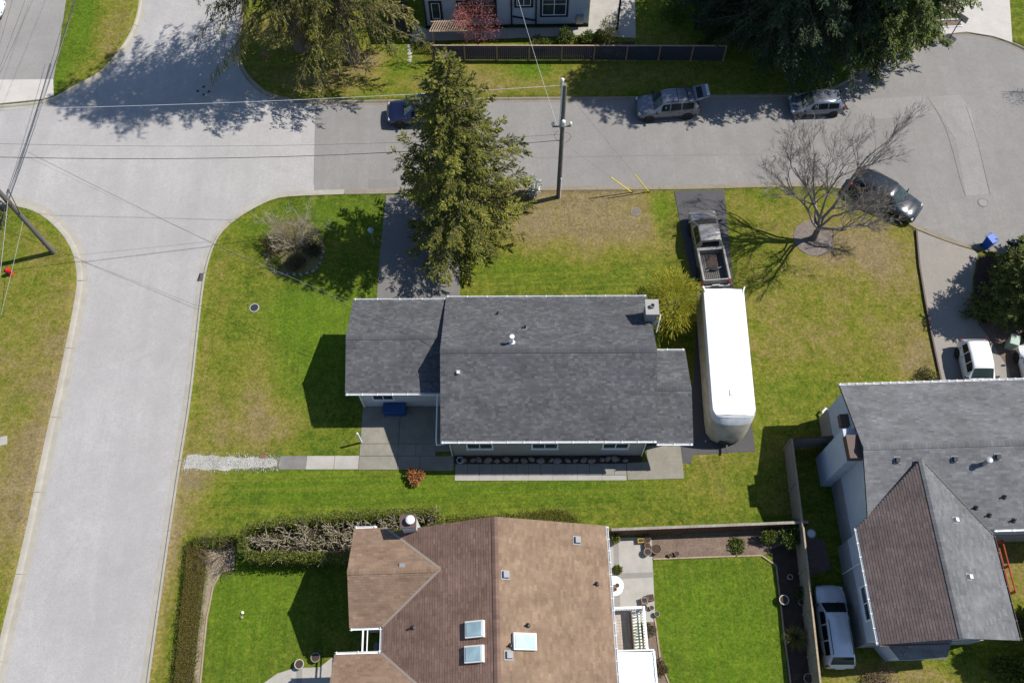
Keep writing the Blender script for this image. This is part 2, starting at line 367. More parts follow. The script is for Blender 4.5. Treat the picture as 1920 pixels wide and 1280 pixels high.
# dryness, lushness: centre x, y, radius x, radius y, amount
DRY = [((5.19, 35.81, 0),5.2,2.3,.62),((8.45, 34.14, 0),3,1.4,.5),((1.74, 34.38, 0),3,1.5,.35),((-0.79, 39.01, 0),5,3,.4),((6.41, 37.13, 0),6,1.0,.4),((-16.39, 23.99, 0),1.2,5.5,.42),((-17.24, 20.33, 0),3.2,2.0,.42),
 ((-19.79, 26.42, 0),1.4,9,.22),((-14.72, 20.61, 0),1.2,1.2,.35),((-31.9, 26.83, 0),4,5,.30),((-30.12, 17.94, 0),2.5,6,.42),((-29.68, 24.44, 0),1.2,9,.25),((-33.21, 14.02, 0),6,9,.3),((-32.19, 33.86, 0),3,2.2,.2),
 ((24.06, 31.84, 0),4.2,2.6,.58),((22.46, 33.19, 0),3,2.5,.3),((19.16, 26.66, 0),7,4,.20),((26.54, 28.01, 0),2.5,6,.22),((16.46, 25.18, 0),2.0,5,.22),((22.24, 24.21, 0),5,3,.14),((26.65, 23.68, -0),1.6,2,.35),((17.92, 35.12, 0),3,2,.22),
 ((-14.11, 48.46, 0),4.5,1.6,.55),((-10.51, 50.44, 0),1.5,1.3,.55),((4.69, 47.71, 0),10,1.6,.34),((-3.87, 48.05, 0),4,2,.3),((-30.77, 54.02, 0),1.8,6,.38),((-33.5, 49.23, 0),1.2,1.5,.3),((-17.81, 53.49, 0),5,3,.35),
 ((-21.03, 9.88, 0),.9,7,.62),((-21.14, 13, 0),.8,2,.5),((-19.7, 16.92, 0),1.6,1.0,.5),((11.77, 15.41, 0),3.2,1.4,.3),((12, 17.27, 0),2,1,.25),((4.99, 32.52, 0),7,1.6,.24),((-14.63, 33.23, 0),2,1.6,.25),
 ((-20.23, 15.92, -0),1.2,2.5,.3),((8.86, 12.39, 0),1,1,.2),((30.72, 24.69, 0),2,3,.5),((12.89, 52.23, 0),3,3,.25),((16.99, 17.46, 0),2,4,.15),((28.96, 10.2, 0),3,2,.5),((20.24, 4.27, 0),4,1,.55)]
LUSH = [((-12.68, 25.78, -0),4,5.5,.75),((-14.26, 28.21, -0),4,2,.55),((-11.82, 36.21, -0),4.5,1.8,.65),((-18.15, 35.1, 0),3,1.6,.4),((-11.44, 16.66, 0),9,1.5,.65),((-2.24, 15.35, 0),9,1.5,.6),((5.92, 15.6, 0),4,1.0,.4),((13.46, 15.86, 0),2.0,1.0,.35),
 ((10.83, 35.6, 0),.9,2.6,.75),((0.16, 31.42, -0),4,1.3,.5),((5.22, 30.4, 0),6,1.2,.35),((-16.15, 7.93, 0),3.5,5,.6),((-14.2, 10.28, 0),5,4,.45),((10.87, 8.02, 0),5,5,.8),((12.61, 5.06, 0),4,4,.5),((2.08, 48.76, 0),1.9,1.0,1.0),
 ((-33.54, 55.26, 0),1.3,6,.8),((-34.33, 49.26, 0),.8,2,.6),((-8, 49.54, -0),1.6,1.2,.7),((-31.68, 22.26, 0),2.2,1.6,.45),((16.25, 21.41, 0),3,1.5,.35),((16.34, 26.75, 0),1.2,3,.35),((18.41, 22.07, 0),3,1.5,.3),((14.75, 53.84, 0),3,2,.7),((-13.2, 46.86, 0),6,.4,.3)]
EW = [((-5.5, 15.46, 0),16,2.6),((5.28, 31.24, 0),9,2.2)]; NS = [((-14.09, 25.83, 0),5,5),((11.18, 8.01, 0),5,6),((-11.78, 35.32, -0),4,2),((-15.23, 7.9, 0),4.5,5)]

def lawn(name, outline, step=.45, seed=0):
    """grassed plot: triangulated, gently uneven, with its own turf condition stored per vertex"""
    a = np.array(outline); lo = np.maximum(a.min(0), (-46, -2)); hi = np.minimum(a.max(0), (46, 64))
    rn = np.random.default_rng(seed)
    gx, gy = np.meshgrid(np.arange(lo[0], hi[0], step), np.arange(lo[1], hi[1], step)); g = np.stack([gx.ravel(), gy.ravel()], 1); g += rn.uniform(-.12, .12, g.shape)
    # keep grid points inside the outline and away from it
    x, y = g[:,0], g[:,1]; ins = np.zeros(len(g), bool); far = np.ones(len(g), bool)
    for i in range(len(a)):
        p, q = a[i], a[(i+1) % len(a)]
        c = ((p[1] > y) != (q[1] > y)) & (x < (q[0]-p[0])*(y-p[1])/((q[1]-p[1]) if q[1] != p[1] else 1e-9)+p[0]); ins ^= c
        d = q-p; t = np.clip(((x-p[0])*d[0]+(y-p[1])*d[1])/max(d@d, 1e-9), 0, 1); far &= np.hypot(x-p[0]-t*d[0], y-p[1]-t*d[1]) > .2
    g = g[ins & far]
    pts = [Vector(p) for p in a]+[Vector(p) for p in g]; n = len(a)
    vs, es, fs, _, _, _ = delaunay_2d_cdt(pts, [(i, (i+1) % n) for i in range(n)], [], 1, 1e-5)
    v = np.array([(p.x, p.y) for p in vs]); f = np.array([t for t in fs if len(t) == 3])
    z = .012*np.sin(v[:,0]*.9)*np.cos(v[:,1]*.7)+rn.uniform(-.012, .012, len(v)); z[:n] = 0; z -= .012
    base = len(v); v3 = np.column_stack([v, z])
    # skirt down to below the road
    skirt = np.column_stack([v[:n], np.full(n, -.3)]); v3 = np.vstack([v3, skirt])
    sk = np.array([t for i in range(n) for j in [(i+1) % n] for t in ((i, base+i, base+j), (i, base+j, j))])
    A, B, C = (v3[f[:,k]] for k in range(3)); flip = ((B-A)[:,0]*(C-A)[:,1]-(B-A)[:,1]*(C-A)[:,0]) < 0; f[flip] = f[flip][:, ::-1]
    me = mesh_np(name, v3, np.vstack([f, sk]), M['lawn'], smooth=True)
    def field(L): 
        s = np.zeros(len(v3))
        for c, rx, ry, k in L: s += k*np.exp(-(((v3[:,0]-c[0])/rx)**2+((v3[:,1]-c[1])/ry)**2))
        return s
    col = np.ones((len(v3), 4), np.float32); col[:,0] = np.clip(.24+field(DRY)-.35*field(LUSH), 0, 1); col[:,1] = np.clip(field(LUSH), 0, 1)
    ew = np.clip(field([(*q, 1.2) for q in EW]), 0, 1); ns = np.clip(field([(*q, 1.2) for q in NS]), 0, 1); col[:,2] = np.where(ew > ns, np.where(ew > .4, .5+.5*ew, 0), np.where(ns > .4, .3+.15*ns, 0))
    at = me.color_attributes.new('turf', 'FLOAT_COLOR', 'POINT'); at.data.foreach_set('color', col.ravel())
    return tag(link(name, me), kind='structure')

LAWN_A = EDGE_A+EDGE_A2[1:]+EDGE_A3[1:]+[(38.34, -5.74)]
LAWNS = [LAWN_A, EDGE_W+[(-38.56, -3.69)], EDGE_NW+[(-45, 95), (-75, 95)], EDGE_N+[(75, 100), (-22, 100)]]
for i, pl in enumerate(LAWNS): lawn('lawn', pl, seed=i+1)

# kerbs: a raised lip and a gutter pan, laid in cast sections with open joints
def kerb(name, path, side, mat, length=4.2, lip=.16, pan=.34, top=.008, label=None):
    root = empty(name); tag(root, kind='structure')
    p = [Vector(q) for q in path]; acc = 0; cur = [p[0]]; secs = []
    for a, b in zip(p, p[1:]):
        acc += (b-a).length; cur.append(b)
        if acc >= length: secs.append(cur); cur = [b]; acc = 0
    if len(cur) > 1: secs.append(cur)
    prof = [(0, RZ-.1), (0, top), (lip*.75, top), (lip, top-.025), (lip+.06, RZ+.022), (lip+pan, RZ+.012), (lip+pan, RZ-.1)]
    for sec in secs:
        b = MB(); n = len(sec); m = len(prof); vs = []
        for i, q in enumerate(sec):
            d = (sec[min(i+1,n-1)]-sec[max(i-1,0)]).normalized(); nn = Vector((d.y, -d.x))*side
            off = d*(.012 if i == 0 else (-.012 if i == n-1 else 0))
            vs += [(q.x+off.x+nn.x*a, q.y+off.y+nn.y*a, z) for a, z in prof]
        fs = [(i*m+k, i*m+k+1, (i+1)*m+k+1, (i+1)*m+k) for i in range(n-1) for k in range(m-1)]+[tuple(range(m)), tuple(range((n-1)*m+m-1, (n-1)*m-1, -1))]
        if side < 0: fs = [q[::-1] for q in fs]
        b.add(vs, fs); b.build('kerb_section', mat, root, smooth=25)
    return root
kerb('kerb', EDGE_A, -1, M['kerb']); kerb('kerb', EDGE_A2, -1, M['kerb_old'], 4.2, .14, .3)
kerb('kerb', EDGE_A3, -1, M['kerb_old'], 4.2, .14, .3)
kerb('kerb', EDGE_W, 1, M['kerb'], 4.8, .3, .42); kerb('kerb', EDGE_NW, 1, M['kerb'], 4.5); kerb('kerb', EDGE_N, 1, M['kerb_old'], 4.2, .14, .22)

# drives and paths
sheet('driveway', [(-8.69, 37.64), (-3.57, 37.59), (-3.43, 32.4), (-3.44, 28.81), (-9.06, 29.01), (-8.97, 32.6)], .012, M['old_drive'], thick=.1)
sheet('driveway', [(11.91, 37.24), (15.49, 37.2), (15.09, 29.35), (15.03, 22.93), (14.9, 17.66), (11.04, 17.58), (10.85, 17.04), (10.39, 17.05), (8.87, 17.03), (9.32, 21.64), (11.58, 22.3), (12.57, 28.49), (12.16, 32.27)], .012, M['drive'], thick=.1)
sheet('driveway', [(28.39, 33.33), (29.74, 32.58), (31.06, 31.93), (32.2, 31.46), (31.34, 29.48), (30.87, 27.85), (30.87, 25.86), (31.18, 25.14), (31.95, 22.74), (31.85, 21.07), (27.4, 21.22), (27.6, 25.58), (27.8, 29.19)], .012, M['east_drive'], thick=.1)
sheet('driveway', [(36.44, 64.37), (33.95, 51.37), (34.6, 51.13), (36.22, 51.28), (38.17, 50.76), (39.48, 50.05), (40.44, 54.48), (42.4, 64.1)], .012, M['concrete_light'], thick=.1)
sheet('driveway', [(-50.44, 46.62), (-38.39, 47.07), (-35.28, 47.36), (-34.41, 47.69), (-34.75, 49.28), (-34.96, 53.07), (-35.3, 57.64), (-36.39, 67.58), (-56.8, 68.48)], .012, M['patch'], thick=.1)
sheet('driveway_apron', [(-50.55, 46.98), (-38.4, 47.12), (-35.29, 47.42), (-34.42, 47.74), (-34.76, 49.33), (-38.9, 49.44), (-51.28, 49.51)], .017, M['concrete_light'])
sheet('parking_pad', [(30.96, 25.93), (34.01, 26.54), (36.7, 26.05), (35.17, 20.78), (31.47, 20.9), (31.28, 23.9)], .006, M['brown_soil'], thick=.1)



# ================================================================== buildings
M['shingle'] = tone_mat('laminated_shingles', .9, 30, .3, .12)
def clip_interval(poly, y):
    xs = []
    n = len(poly)
    for i in range(n):
        (x0, y0), (x1, y1) = poly[i], poly[(i+1) % n]
        if (y0 <= y) != (y1 <= y): xs.append(x0+(x1-x0)*(y-y0)/(y1-y0))
    return (min(xs), max(xs)) if len(xs) >= 2 else None

def roof_slope(parent, poly, tones, seed, expo=.145, w=(.12, .34), deck=None, thick=.14, lift=(.009,.018)):
    """one plane of a roof: a solid deck (part) and its overlapping shingles (sub-part). poly starts with the eave edge."""
    rn = random.Random(seed); p = [Vector(q) for q in poly]; u = (p[1]-p[0]).normalized()
    nrm = u.cross(p[2]-p[1]).normalized(); nrm = nrm if nrm.z > 0 else -nrm
    v = nrm.cross(u)
    if (p[2]-p[1]).dot(v) < 0: v = -v
    flat = [((q-p[0]).dot(u), (q-p[0]).dot(v)) for q in p]; vmax = max(q[1] for q in flat)
    d = MB(); n = len(p); top = [q-nrm*.004 for q in p]; bot = [q-Vector((0,0,thick)) for q in p]
    up = (p[1]-p[0]).cross(p[2]-p[1]).z > 0
    a = tuple(range(n)); d.add(top+bot, [a if up else a[::-1], tuple(range(2*n-1,n-1,-1)) if up else tuple(range(n,2*n))]+[(i,n+i,n+(i+1)%n,(i+1)%n) if up else ((i+1)%n,n+(i+1)%n,n+i,i) for i in range(n)])
    roof = d.build('roof', deck or M['roof_deck'], parent)
    V, F, C = [], [], []; k = 0; y = 0.0
    while y < vmax-.02:
        y1 = min(y+expo+.03, vmax-.001); lo = clip_interval(flat, y+.0005); hi = clip_interval(flat, y1)
        if lo and hi:
            x = lo[0]-(rn.random()*w[1]); 
            while x < lo[1]:
                ww = rn.uniform(*w); xa, xb = max(x, lo[0]), min(x+ww, lo[1]); x += ww
                if xb-xa < .02: continue
                ha, hb = min(max(xa, hi[0]), hi[1]), max(min(xb, hi[1]), hi[0])
                if hb < ha: ha = hb = min(max((xa+xb)/2, hi[0]), hi[1])
                t = rn.uniform(*lift); b = len(V)
                for (cx, cy, cz) in ((xa+.003, y-.004, t), (xb-.003, y-.004, t), (hb, y1, .003), (ha, y1, .003), (xa+.003, y-.004, -.002), (xb-.003, y-.004, -.002)):
                    V.append(tuple(p[0]+u*cx+v*cy+nrm*cz))
                F += [(b, b+1, b+2, b+3), (b+4, b+5, b+1, b)]
                c = tones[min(int(rn.random()*len(tones)), len(tones)-1)]; j = rn.uniform(.9, 1.1); c = tuple(q*j for q in c)
                C += [c, c]
        y += expo
    o = link('shingles', mesh_np('shingles', V, F, M['shingle'], np.array(C)), roof); tag(o, kind='stuff')
    return roof

def ridge_caps(parent, a, b, tones, seed, w=.15, drop=.06, step=.2):
    """folded cap shingles along a ridge"""
    rn = random.Random(seed); a, b = Vector(a), Vector(b); L = (b-a).length; d = (b-a)/L; r = d.cross(Vector((0,0,1))).normalized(); V, F, C = [], [], []; x = 0
    while x < L-.02:
        x1 = min(x+step+.03, L); t = .055; k = len(V)
        for q, h in ((x, t), (x1, t-.012)):
            for s, z in ((-w, -drop-.055), (-w, -drop), (0, 0), (w, -drop), (w, -drop-.055)): V.append(tuple(a+d*q+r*s+Vector((0,0,z+h))))
        F += [(k+i,k+i+1,k+i+6,k+i+5) for i in range(4)]; c = tones[rn.randrange(len(tones))]; j = rn.uniform(.85,1.0); C += [tuple(q*j for q in c)]*4
        x += step
    o = link('ridge_cap', mesh_np('ridge_cap', V, F, M['shingle'], np.array(C)), parent); tag(o, kind='stuff'); return o

def gutter(parent, a, b, mat=None, hang=.9, size=.12):
    """open gutter with strap hangers; a, b at the eave edge"""
    mat = mat or M['white']; a, b = Vector(a), Vector(b); s = size
    d = (b-a).normalized(); g = MB().extrude([(0,0),(0,-s),(s,-s),(s,.005),(s-.018,.005),(s-.018,-s+.016),(.016,-s+.016),(.016,0)], a, b).build('gutter', mat, parent)
    r = d.cross(Vector((0,0,1))); L = (b-a).length; n = max(1, int(L/hang)); me = MB().box(-.016,.016,-.01,s+.035,-.012,.012).mesh('gutter_hanger', mat)
    ang = math.atan2(r.y, r.x)-PI/2
    for i in range(n+1):
        q = a+d*(.1+(L-.2)*i/n); link('gutter_hanger', me, g, q, (0,0,ang))
    return g

def downpipe(parent, pts, mat=None, r=.04): return MB().tube(pts, r, 6).build('downpipe', mat or M['white'], parent)

def window(parent, c, face, w, h, frame=None, pane=None, mull=1, trim=.09, depth=.05, bars=0, sill=True):
    """c: centre on the wall surface; face: outward angle about z. frame part with panes and sill"""
    frame = frame or M['white']; d = Matrix.Rotation(face, 3, 'Z'); e = bpy.data.objects
    b = MB(); o = trim
    W, Hh = w/2, h/2
    # ring frame in local x (along wall), z; y outward negative
    outer = [(-W-o,-Hh-o),(W+o,-Hh-o),(W+o,Hh+o),(-W-o,Hh+o)]; inner = [(-W,-Hh),(W,-Hh),(W,Hh),(-W,Hh)]
    vs = [(x,y,z) for y in (0,-depth) for x, z in outer+inner]
    fs = []
    for i in range(4):
        j = (i+1)%4
        fs += [(8+i,8+j,12+j,12+i), (i,j,8+j,8+i), (12+i,12+j,4+j,4+i)]
    b.add(vs, fs)
    rot = (0,0,face+PI/2); fr = b.build('window', frame, parent, c, rot)
    n = mull+1; pw = w/n
    for i in range(n):
        x0 = -W+pw*i+(.025 if i else 0); x1 = -W+pw*(i+1)-(.025 if i < n-1 else 0)
        MB().box(x0, x1, -.018, -.004, -Hh, Hh).build('pane', pane or M['glass'], fr)
    for i in range(1, n): MB().box(-W+pw*i-.025, -W+pw*i+.025, -depth*.8, 0, -Hh, Hh).build('mullion', frame, fr)
    if bars: MB().box(-W, W, -depth*.7, -.02, Hh-bars-.02, Hh-bars+.02).build('glazing_bar', frame, fr)
    if sill: MB().box(-W-o-.03, W+o+.03, -depth-.04, 0, -Hh-o-.05, -Hh-o-.004).build('sill', frame, fr)
    return fr

M['vent_grey'] = simple('painted_vent_metal', (.20,.205,.22), .5)
def roof_vent(parent, pos, tilt, kind='box', mat=None, s=.18):
    """small roof fittings standing on a slope"""
    m = mat or M['grey_metal']
    if kind == 'box':
        o = MB().add([(-s,-s,-.04),(s,-s,-.04),(s,s,-.04),(-s,s,-.04),(-s*.8,-s*.8,.2),(s*.8,-s*.8,.2),(s*.8,s*.8,.2),(-s*.8,s*.8,.2)], [(0,1,5,4),(1,2,6,5),(2,3,7,6),(3,0,4,7),(4,5,6,7)]).build('roof_vent', m, parent, pos, tilt)
        MB().box(-s-.05, s+.05, -s-.05, s+.05, -.01, .022).build('flashing', M['vent_grey'], o)
    else:
        o = MB().lathe([(.05,-.1),(.05,.32),(.035,.32),(.035,.1)], 10).build('vent_pipe', m, parent, pos)
        MB().lathe([(.16,-.05),(.14,.02),(.06,.1),(.05,.1)], 12).build('flashing', m, o, None, tilt)
    return o

M['roof_deck'] = simple('roof_deck_edge', (.06,.06,.065), .9)
GREY = [(0.0853, 0.0878, 0.0942), (0.0939, 0.0963, 0.1024), (0.1045, 0.1071, 0.1127), (0.079, 0.0815, 0.0874), (0.0895, 0.0921, 0.0983), (0.1151, 0.1176, 0.1225)]
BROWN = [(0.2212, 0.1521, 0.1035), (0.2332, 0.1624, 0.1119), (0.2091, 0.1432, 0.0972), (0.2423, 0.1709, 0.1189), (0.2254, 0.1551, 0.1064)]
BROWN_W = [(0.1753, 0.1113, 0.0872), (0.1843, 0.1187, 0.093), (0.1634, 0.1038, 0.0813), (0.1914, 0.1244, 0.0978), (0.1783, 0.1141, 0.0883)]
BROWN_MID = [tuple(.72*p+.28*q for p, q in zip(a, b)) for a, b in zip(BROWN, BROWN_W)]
STONE = [(0.1403, 0.1432, 0.1487), (0.1515, 0.1548, 0.16), (0.1311, 0.1339, 0.1401), (0.1606, 0.164, 0.1695), (0.1447, 0.1464, 0.1506)]
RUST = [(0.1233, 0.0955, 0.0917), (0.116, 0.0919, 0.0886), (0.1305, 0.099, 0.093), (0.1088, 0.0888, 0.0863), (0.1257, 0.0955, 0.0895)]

def siding(name, c, pitch=.15, dirt=.12):
    t = NT(name); sx = t.n.new('ShaderNodeSeparateXYZ'); t.l(t.pos, sx.inputs[0])
    f = t.math('FRACT', t.math('MULTIPLY', sx.outputs[2], 1/pitch)); a = t.noise(1.2, 4, .6)
    col = t.mix(t.math('MULTIPLY', t.val(a,.4,.7), dirt*2), c, tuple(x*.7 for x in c)); t.bump(f, .8, .02); return t.done(col, .7, 0, .2)
M['wall_grey'] = siding('grey_lap_siding', (.30,.30,.30)); M['wall_white'] = siding('white_lap_siding', (.55,.55,.56)); M['wall_blue'] = siding('pale_blue_siding', (.37,.42,.475), .13)
M['stucco_grey'] = speckled('grey_stucco', (.30,.28,.27), .12, 1.5, 40, .9, .3); M['stucco_blue'] = speckled('blue_grey_stucco', (.44,.48,.54), .08, 1.5, 45, .9, .3); M['stucco_white'] = speckled('white_stucco', (.55,.54,.52), .1, 1.5, 40, .9, .3)
M['brick_stone'] = speckled('chimney_stone', (.30,.29,.27), .3, 9, 30, .9, .5); M['chase_brown'] = simple('brown_metal_cap', (.09,.06,.052), .6)
M['blue_plastic'] = simple('blue_plastic', (.02,.07,.20), .45); M['bright_blue'] = simple('bright_blue_plastic', (.01,.09,.42), .4); M['green_plastic'] = simple('pale_green_plastic', (.28,.36,.30), .5)
M['stone'] = speckled('grey_boulder', (.24,.215,.195), .3, 5, 20, .9, .5)

# ---------------------------------------------------------------- grey-roofed corner house
A0 = math.radians(-1.7)
HO = (-4.35, 17.66, 3.8)
house = empty('house', (HO[0], HO[1], 0), A0, 'low house under a large grey shingle roof, in the middle of the corner plot', 'house')
def eave_poly(x0, x1, ye, yr, ze, zr, back=False):
    return [(x0,ye,ze),(x1,ye,ze),(x1,yr,zr),(x0,yr,zr)] if not back else [(x1,ye,ze),(x0,ye,ze),(x0,yr,zr),(x1,yr,zr)]
# walls
def gable_block(name, mat, parent, x0, x1, y0, y1, z0, ze, yr, zr):
    b = MB(); b.add([(x0,y0,z0),(x1,y0,z0),(x1,y1,z0),(x0,y1,z0),(x0,y0,ze),(x1,y0,ze),(x1,y1,ze),(x0,y1,ze),(x0,yr,zr),(x1,yr,zr)],
       [(0,1,5,4),(2,3,7,6),(1,2,6,9,5),(3,0,4,8,7),(4,5,9,8),(6,7,8,9),(0,3,2,1)]); return b.build(name, mat, parent)
gable_block('wall', M['wall_grey'], house, .5, 12.1, .34, 9.1, -.1, 3.74, 4.73, 5.85)
gable_block('wall', M['wall_white'], house, -5.35, .497, 3.66, 8.9, -.1, 3.66, 6.22, 4.68)
gable_block('wall', M['wall_white'], house, 12.103, 14.45, 1.2, 5.7, -.1, 3.0, 3.1, 3.75)
# roofs
roof_slope(house, eave_poly(0,12.62,0,4.73,3.8,6.13), GREY, 11); roof_slope(house, eave_poly(0,12.62,9.46,4.73,3.8,6.13,True), GREY, 12)
ridge_caps(house, (0,4.73,6.13), (12.62,4.73,6.13), GREY[:2], 13, .17, .085)
roof_slope(house, eave_poly(-5.85,.18,3.08,6.22,3.7,4.86), GREY, 14); roof_slope(house, eave_poly(-5.85,.30,9.36,6.22,3.7,4.86,True), GREY, 15)
ridge_caps(house, (-5.85,6.22,4.86), (.3,6.22,4.86), GREY[:2], 16, .16, .065)
roof_slope(house, eave_poly(12.1,14.85,.08,3.15,3.1,4.0), GREY, 17); roof_slope(house, eave_poly(12.1,14.85,6.06,3.15,3.1,4.0,True), GREY, 18)
ridge_caps(house, (12.1,3.15,4.0), (14.85,3.15,4.0), GREY[:2], 19, .15, .06)
# gutters, fascias and pipes
gutter(house, (.02,-.012,3.76), (12.6,-.012,3.76)); gutter(house, (12.6,9.472,3.76), (.02,9.472,3.76), hang=1.2)
gutter(house, (-5.83,3.068,3.66), (-.16,3.068,3.66)); gutter(house, (.0,9.372,3.66), (-5.83,9.372,3.66), hang=1.2)
gutter(house, (12.68,.068,3.06), (14.83,.068,3.06)); gutter(house, (14.83,6.072,3.06), (12.7,6.072,3.06))
MB().box(-.02,.012,-.02,3.05,3.62,3.69).build('fascia', M['white'], house)
downpipe(house, [(-.30,3.0,3.6),(-.32,2.85,3.5),(-.30,.2,3.35),(-.28,-.05,3.2),(-.1,.1,2.8),(.42,.3,2.5),(.42,.3,.1)]); downpipe(house, [(12.2,-.03,3.65),(12.15,.28,3.3),(12.15,.28,.1)])
for x in (2.2, 6.13, 10.4): window(house, (x,.337,1.9), -PI/2, 1.45, .82, mull=1)
window(house, (-3.9,3.657,1.7), -PI/2, 1.2, .9); window(house, (-1.0,9.105,1.6), PI/2, 1.6, 1.1); window(house, (6,9.105,1.7), PI/2, 2.2, 1.2)
MB().box(13.3,14.2,1.15,1.198,0,2.0).build('door', M['white'], house)
MB().box(-5.37,-5.25,3.6,3.655,0,3.6).build('corner_board', M['white'], house)
# chimney with cap
ch = bevel(MB().box(12.2,12.86,7.1,7.98,0,6.0).build('chimney', M['brick_stone'], house), .02)
MB().box(12.13,12.93,7.03,8.05,6.0,6.1).build('chimney_cap', M['paver_edge'], ch); MB().lathe([(.14,0),(.14,.22),(.11,.22),(.11,.05)], 12, (12.53,7.55,6.09)).build('flue', M['brick_stone'], ch)
slope_t = math.atan2(2.33, 4.73)
roof_vent(house, (4.2,5.35,5.83), (-slope_t,0,0), 'pipe', M['offwhite']); roof_vent(house, (4.95,6.6,5.2), (-slope_t,0,0), 'box', M['dark_metal'], .09); roof_vent(house, (1.05,3.6,5.57), (slope_t,0,0), 'box', M['offwhite'], .09); roof_vent(house, (3.3,7.9,4.57), (-slope_t,0,0), 'pipe', M['dark_metal'])
MB().lathe([(.2,-.05),(.17,.04),(.085,.1),(.08,.72),(.14,.74),(.14,.84),(.03,.9)], 14, (4.2,5.35,5.84)).build('furnace_vent', M['white'], house, smooth=40)
MB().tube([(12.75,6.9,5.2),(13.0,6.95,5.55),(13.05,7.2,5.75),(12.9,6.6,4.6)], .045, 6).build('antenna_mast', M['offwhite'], house)

# paving around it
def local_pts(pts): 
    c, s = math.cos(A0), math.sin(A0); return [(HO[0]+x*c-y*s, HO[1]+x*s+y*c) for x, y in pts]
patio = empty('patio', (HO[0], HO[1], 0), A0); tag(patio, kind='structure')
for (x0,x1,y0,y1) in ((-5.4,-3.0,1.15,3.72),(-5.4,-3.0,.35,1.13),(-2.98,-.65,1.15,3.72),(-2.98,-1.9,.35,1.13),(-1.88,-.65,.35,1.13),(-.63,.42,.62,3.72),(-5.4,-3.0,-.55,.33),(-2.98,-1.6,-.55,.33),(-1.58,.5,-.62,.33)):
    bevel(MB().box(x0,x1,y0,y1,-.1,.022).build('slab', M['patio'], patio), .015)
walk = empty('walkway', (HO[0], HO[1], 0), A0); tag(walk, kind='structure')
for i in range(14):
    bevel(MB().box(.62+i*.755,.62+i*.755+.74,-.93,-.2,-.1,.025).build('paving_slab', M['slab'], walk), .012)
for i in range(7): MB().box(.6+i*1.51,.6+i*1.51+1.5,-1.26,-.95,-.1,.03).build('border_slab', M['paver_edge'], walk)
for x0, x1, m in ((-10.35,-8.7,'old_slab'),(-8.68,-6.95,'concrete'),(-6.93,-5.42,'concrete')): bevel(MB().box(x0,x1,-.52,.36,-.1,.02).build('paving_slab', M[m], walk), .02)
sheet('concrete_pad', local_pts([(11.22,-1.24),(14.7,-1.15),(14.62,1.15),(12.5,.95),(12.5,-.1),(11.22,-.15)]), .024, M['patio'], thick=.12)
sheet('planting_bed', local_pts([(.5,-.18),(11.2,-.18),(12.2,-.1),(12.1,.36),(.5,.36)]), .02, M['soil'])
grv = sheet('gravel_path', local_pts([(-16.2,.42),(-15.6,.5),(-15.1,.36),(-14.6,.44),(-14,.28),(-13.4,.34),(-12.8,.2),(-12.1,.3),(-11.4,.2),(-10.8,.22),(-10.5,.0),(-10.55,-.3),(-11.1,-.42),(-11.8,-.36),(-12.4,-.5),(-13.1,-.44),(-13.7,-.62),(-14.4,-.5),(-15,-.56),(-15.7,-.42),(-16.3,-.48)]), .015, speckled('white_gravel', (.36,.35,.31), .5, 1.3, 14, .95, .8, (.13,.12,.06)))
rn = random.Random(5); V = []; F = []
for i in range(2200):
    x = rn.uniform(-16.4,-10.3); y = rn.gauss(-.08, .27); s = rn.uniform(.02,.05); 
    if not -.85 < y < .7: continue
    (wx, wy), = local_pts([(x,y)]); a = rn.uniform(0,6); b = len(V)
    V += [(wx+s*math.cos(a),wy+s*math.sin(a),.014),(wx+s*math.cos(a+2.1),wy+s*math.sin(a+2.1),.014),(wx+s*math.cos(a+4.2),wy+s*math.sin(a+4.2),.014),(wx,wy,.02+s*.8)]
    F += [(b,b+1,b+3),(b+1,b+2,b+3),(b+2,b,b+3)]
C = np.repeat(np.array([[c]*3 for c in [rn.uniform(.22,.62) for _ in range(len(F)//3)]]), 3, axis=0)
tag(link('gravel', mesh_np('gravel', V, F, M['shingle'], C)), 'pale crushed gravel on the path to the west road', 'gravel', kind='stuff')
# row of boulders along the south wall
rn = random.Random(9); x = 1.1; k = 0
names = ['first','second','third','fourth','fifth','sixth','seventh','eighth','ninth','tenth','eleventh','twelfth','thirteenth','fourteenth','fifteenth','sixteenth','seventeenth','eighteenth','nineteenth','twentieth','twenty-first','twenty-second']
while x < 11.6:
    s = rn.uniform(.17,.30); (wx, wy), = local_pts([(x, .02+rn.uniform(-.06,.08))])
    o = blob('boulder', M['stone'], (s*1.15, s*.8, s*.75), 40+k, .2, None, (wx, wy, .08)); o.rotation_euler = (0,0,rn.uniform(-.5,.5))
    tag(o, f'grey boulder under the south wall windows, {names[k]} of the row from its west end', 'boulder', 'boulders along the south wall'); x += s*1.9+rn.uniform(.02,.2); k += 1

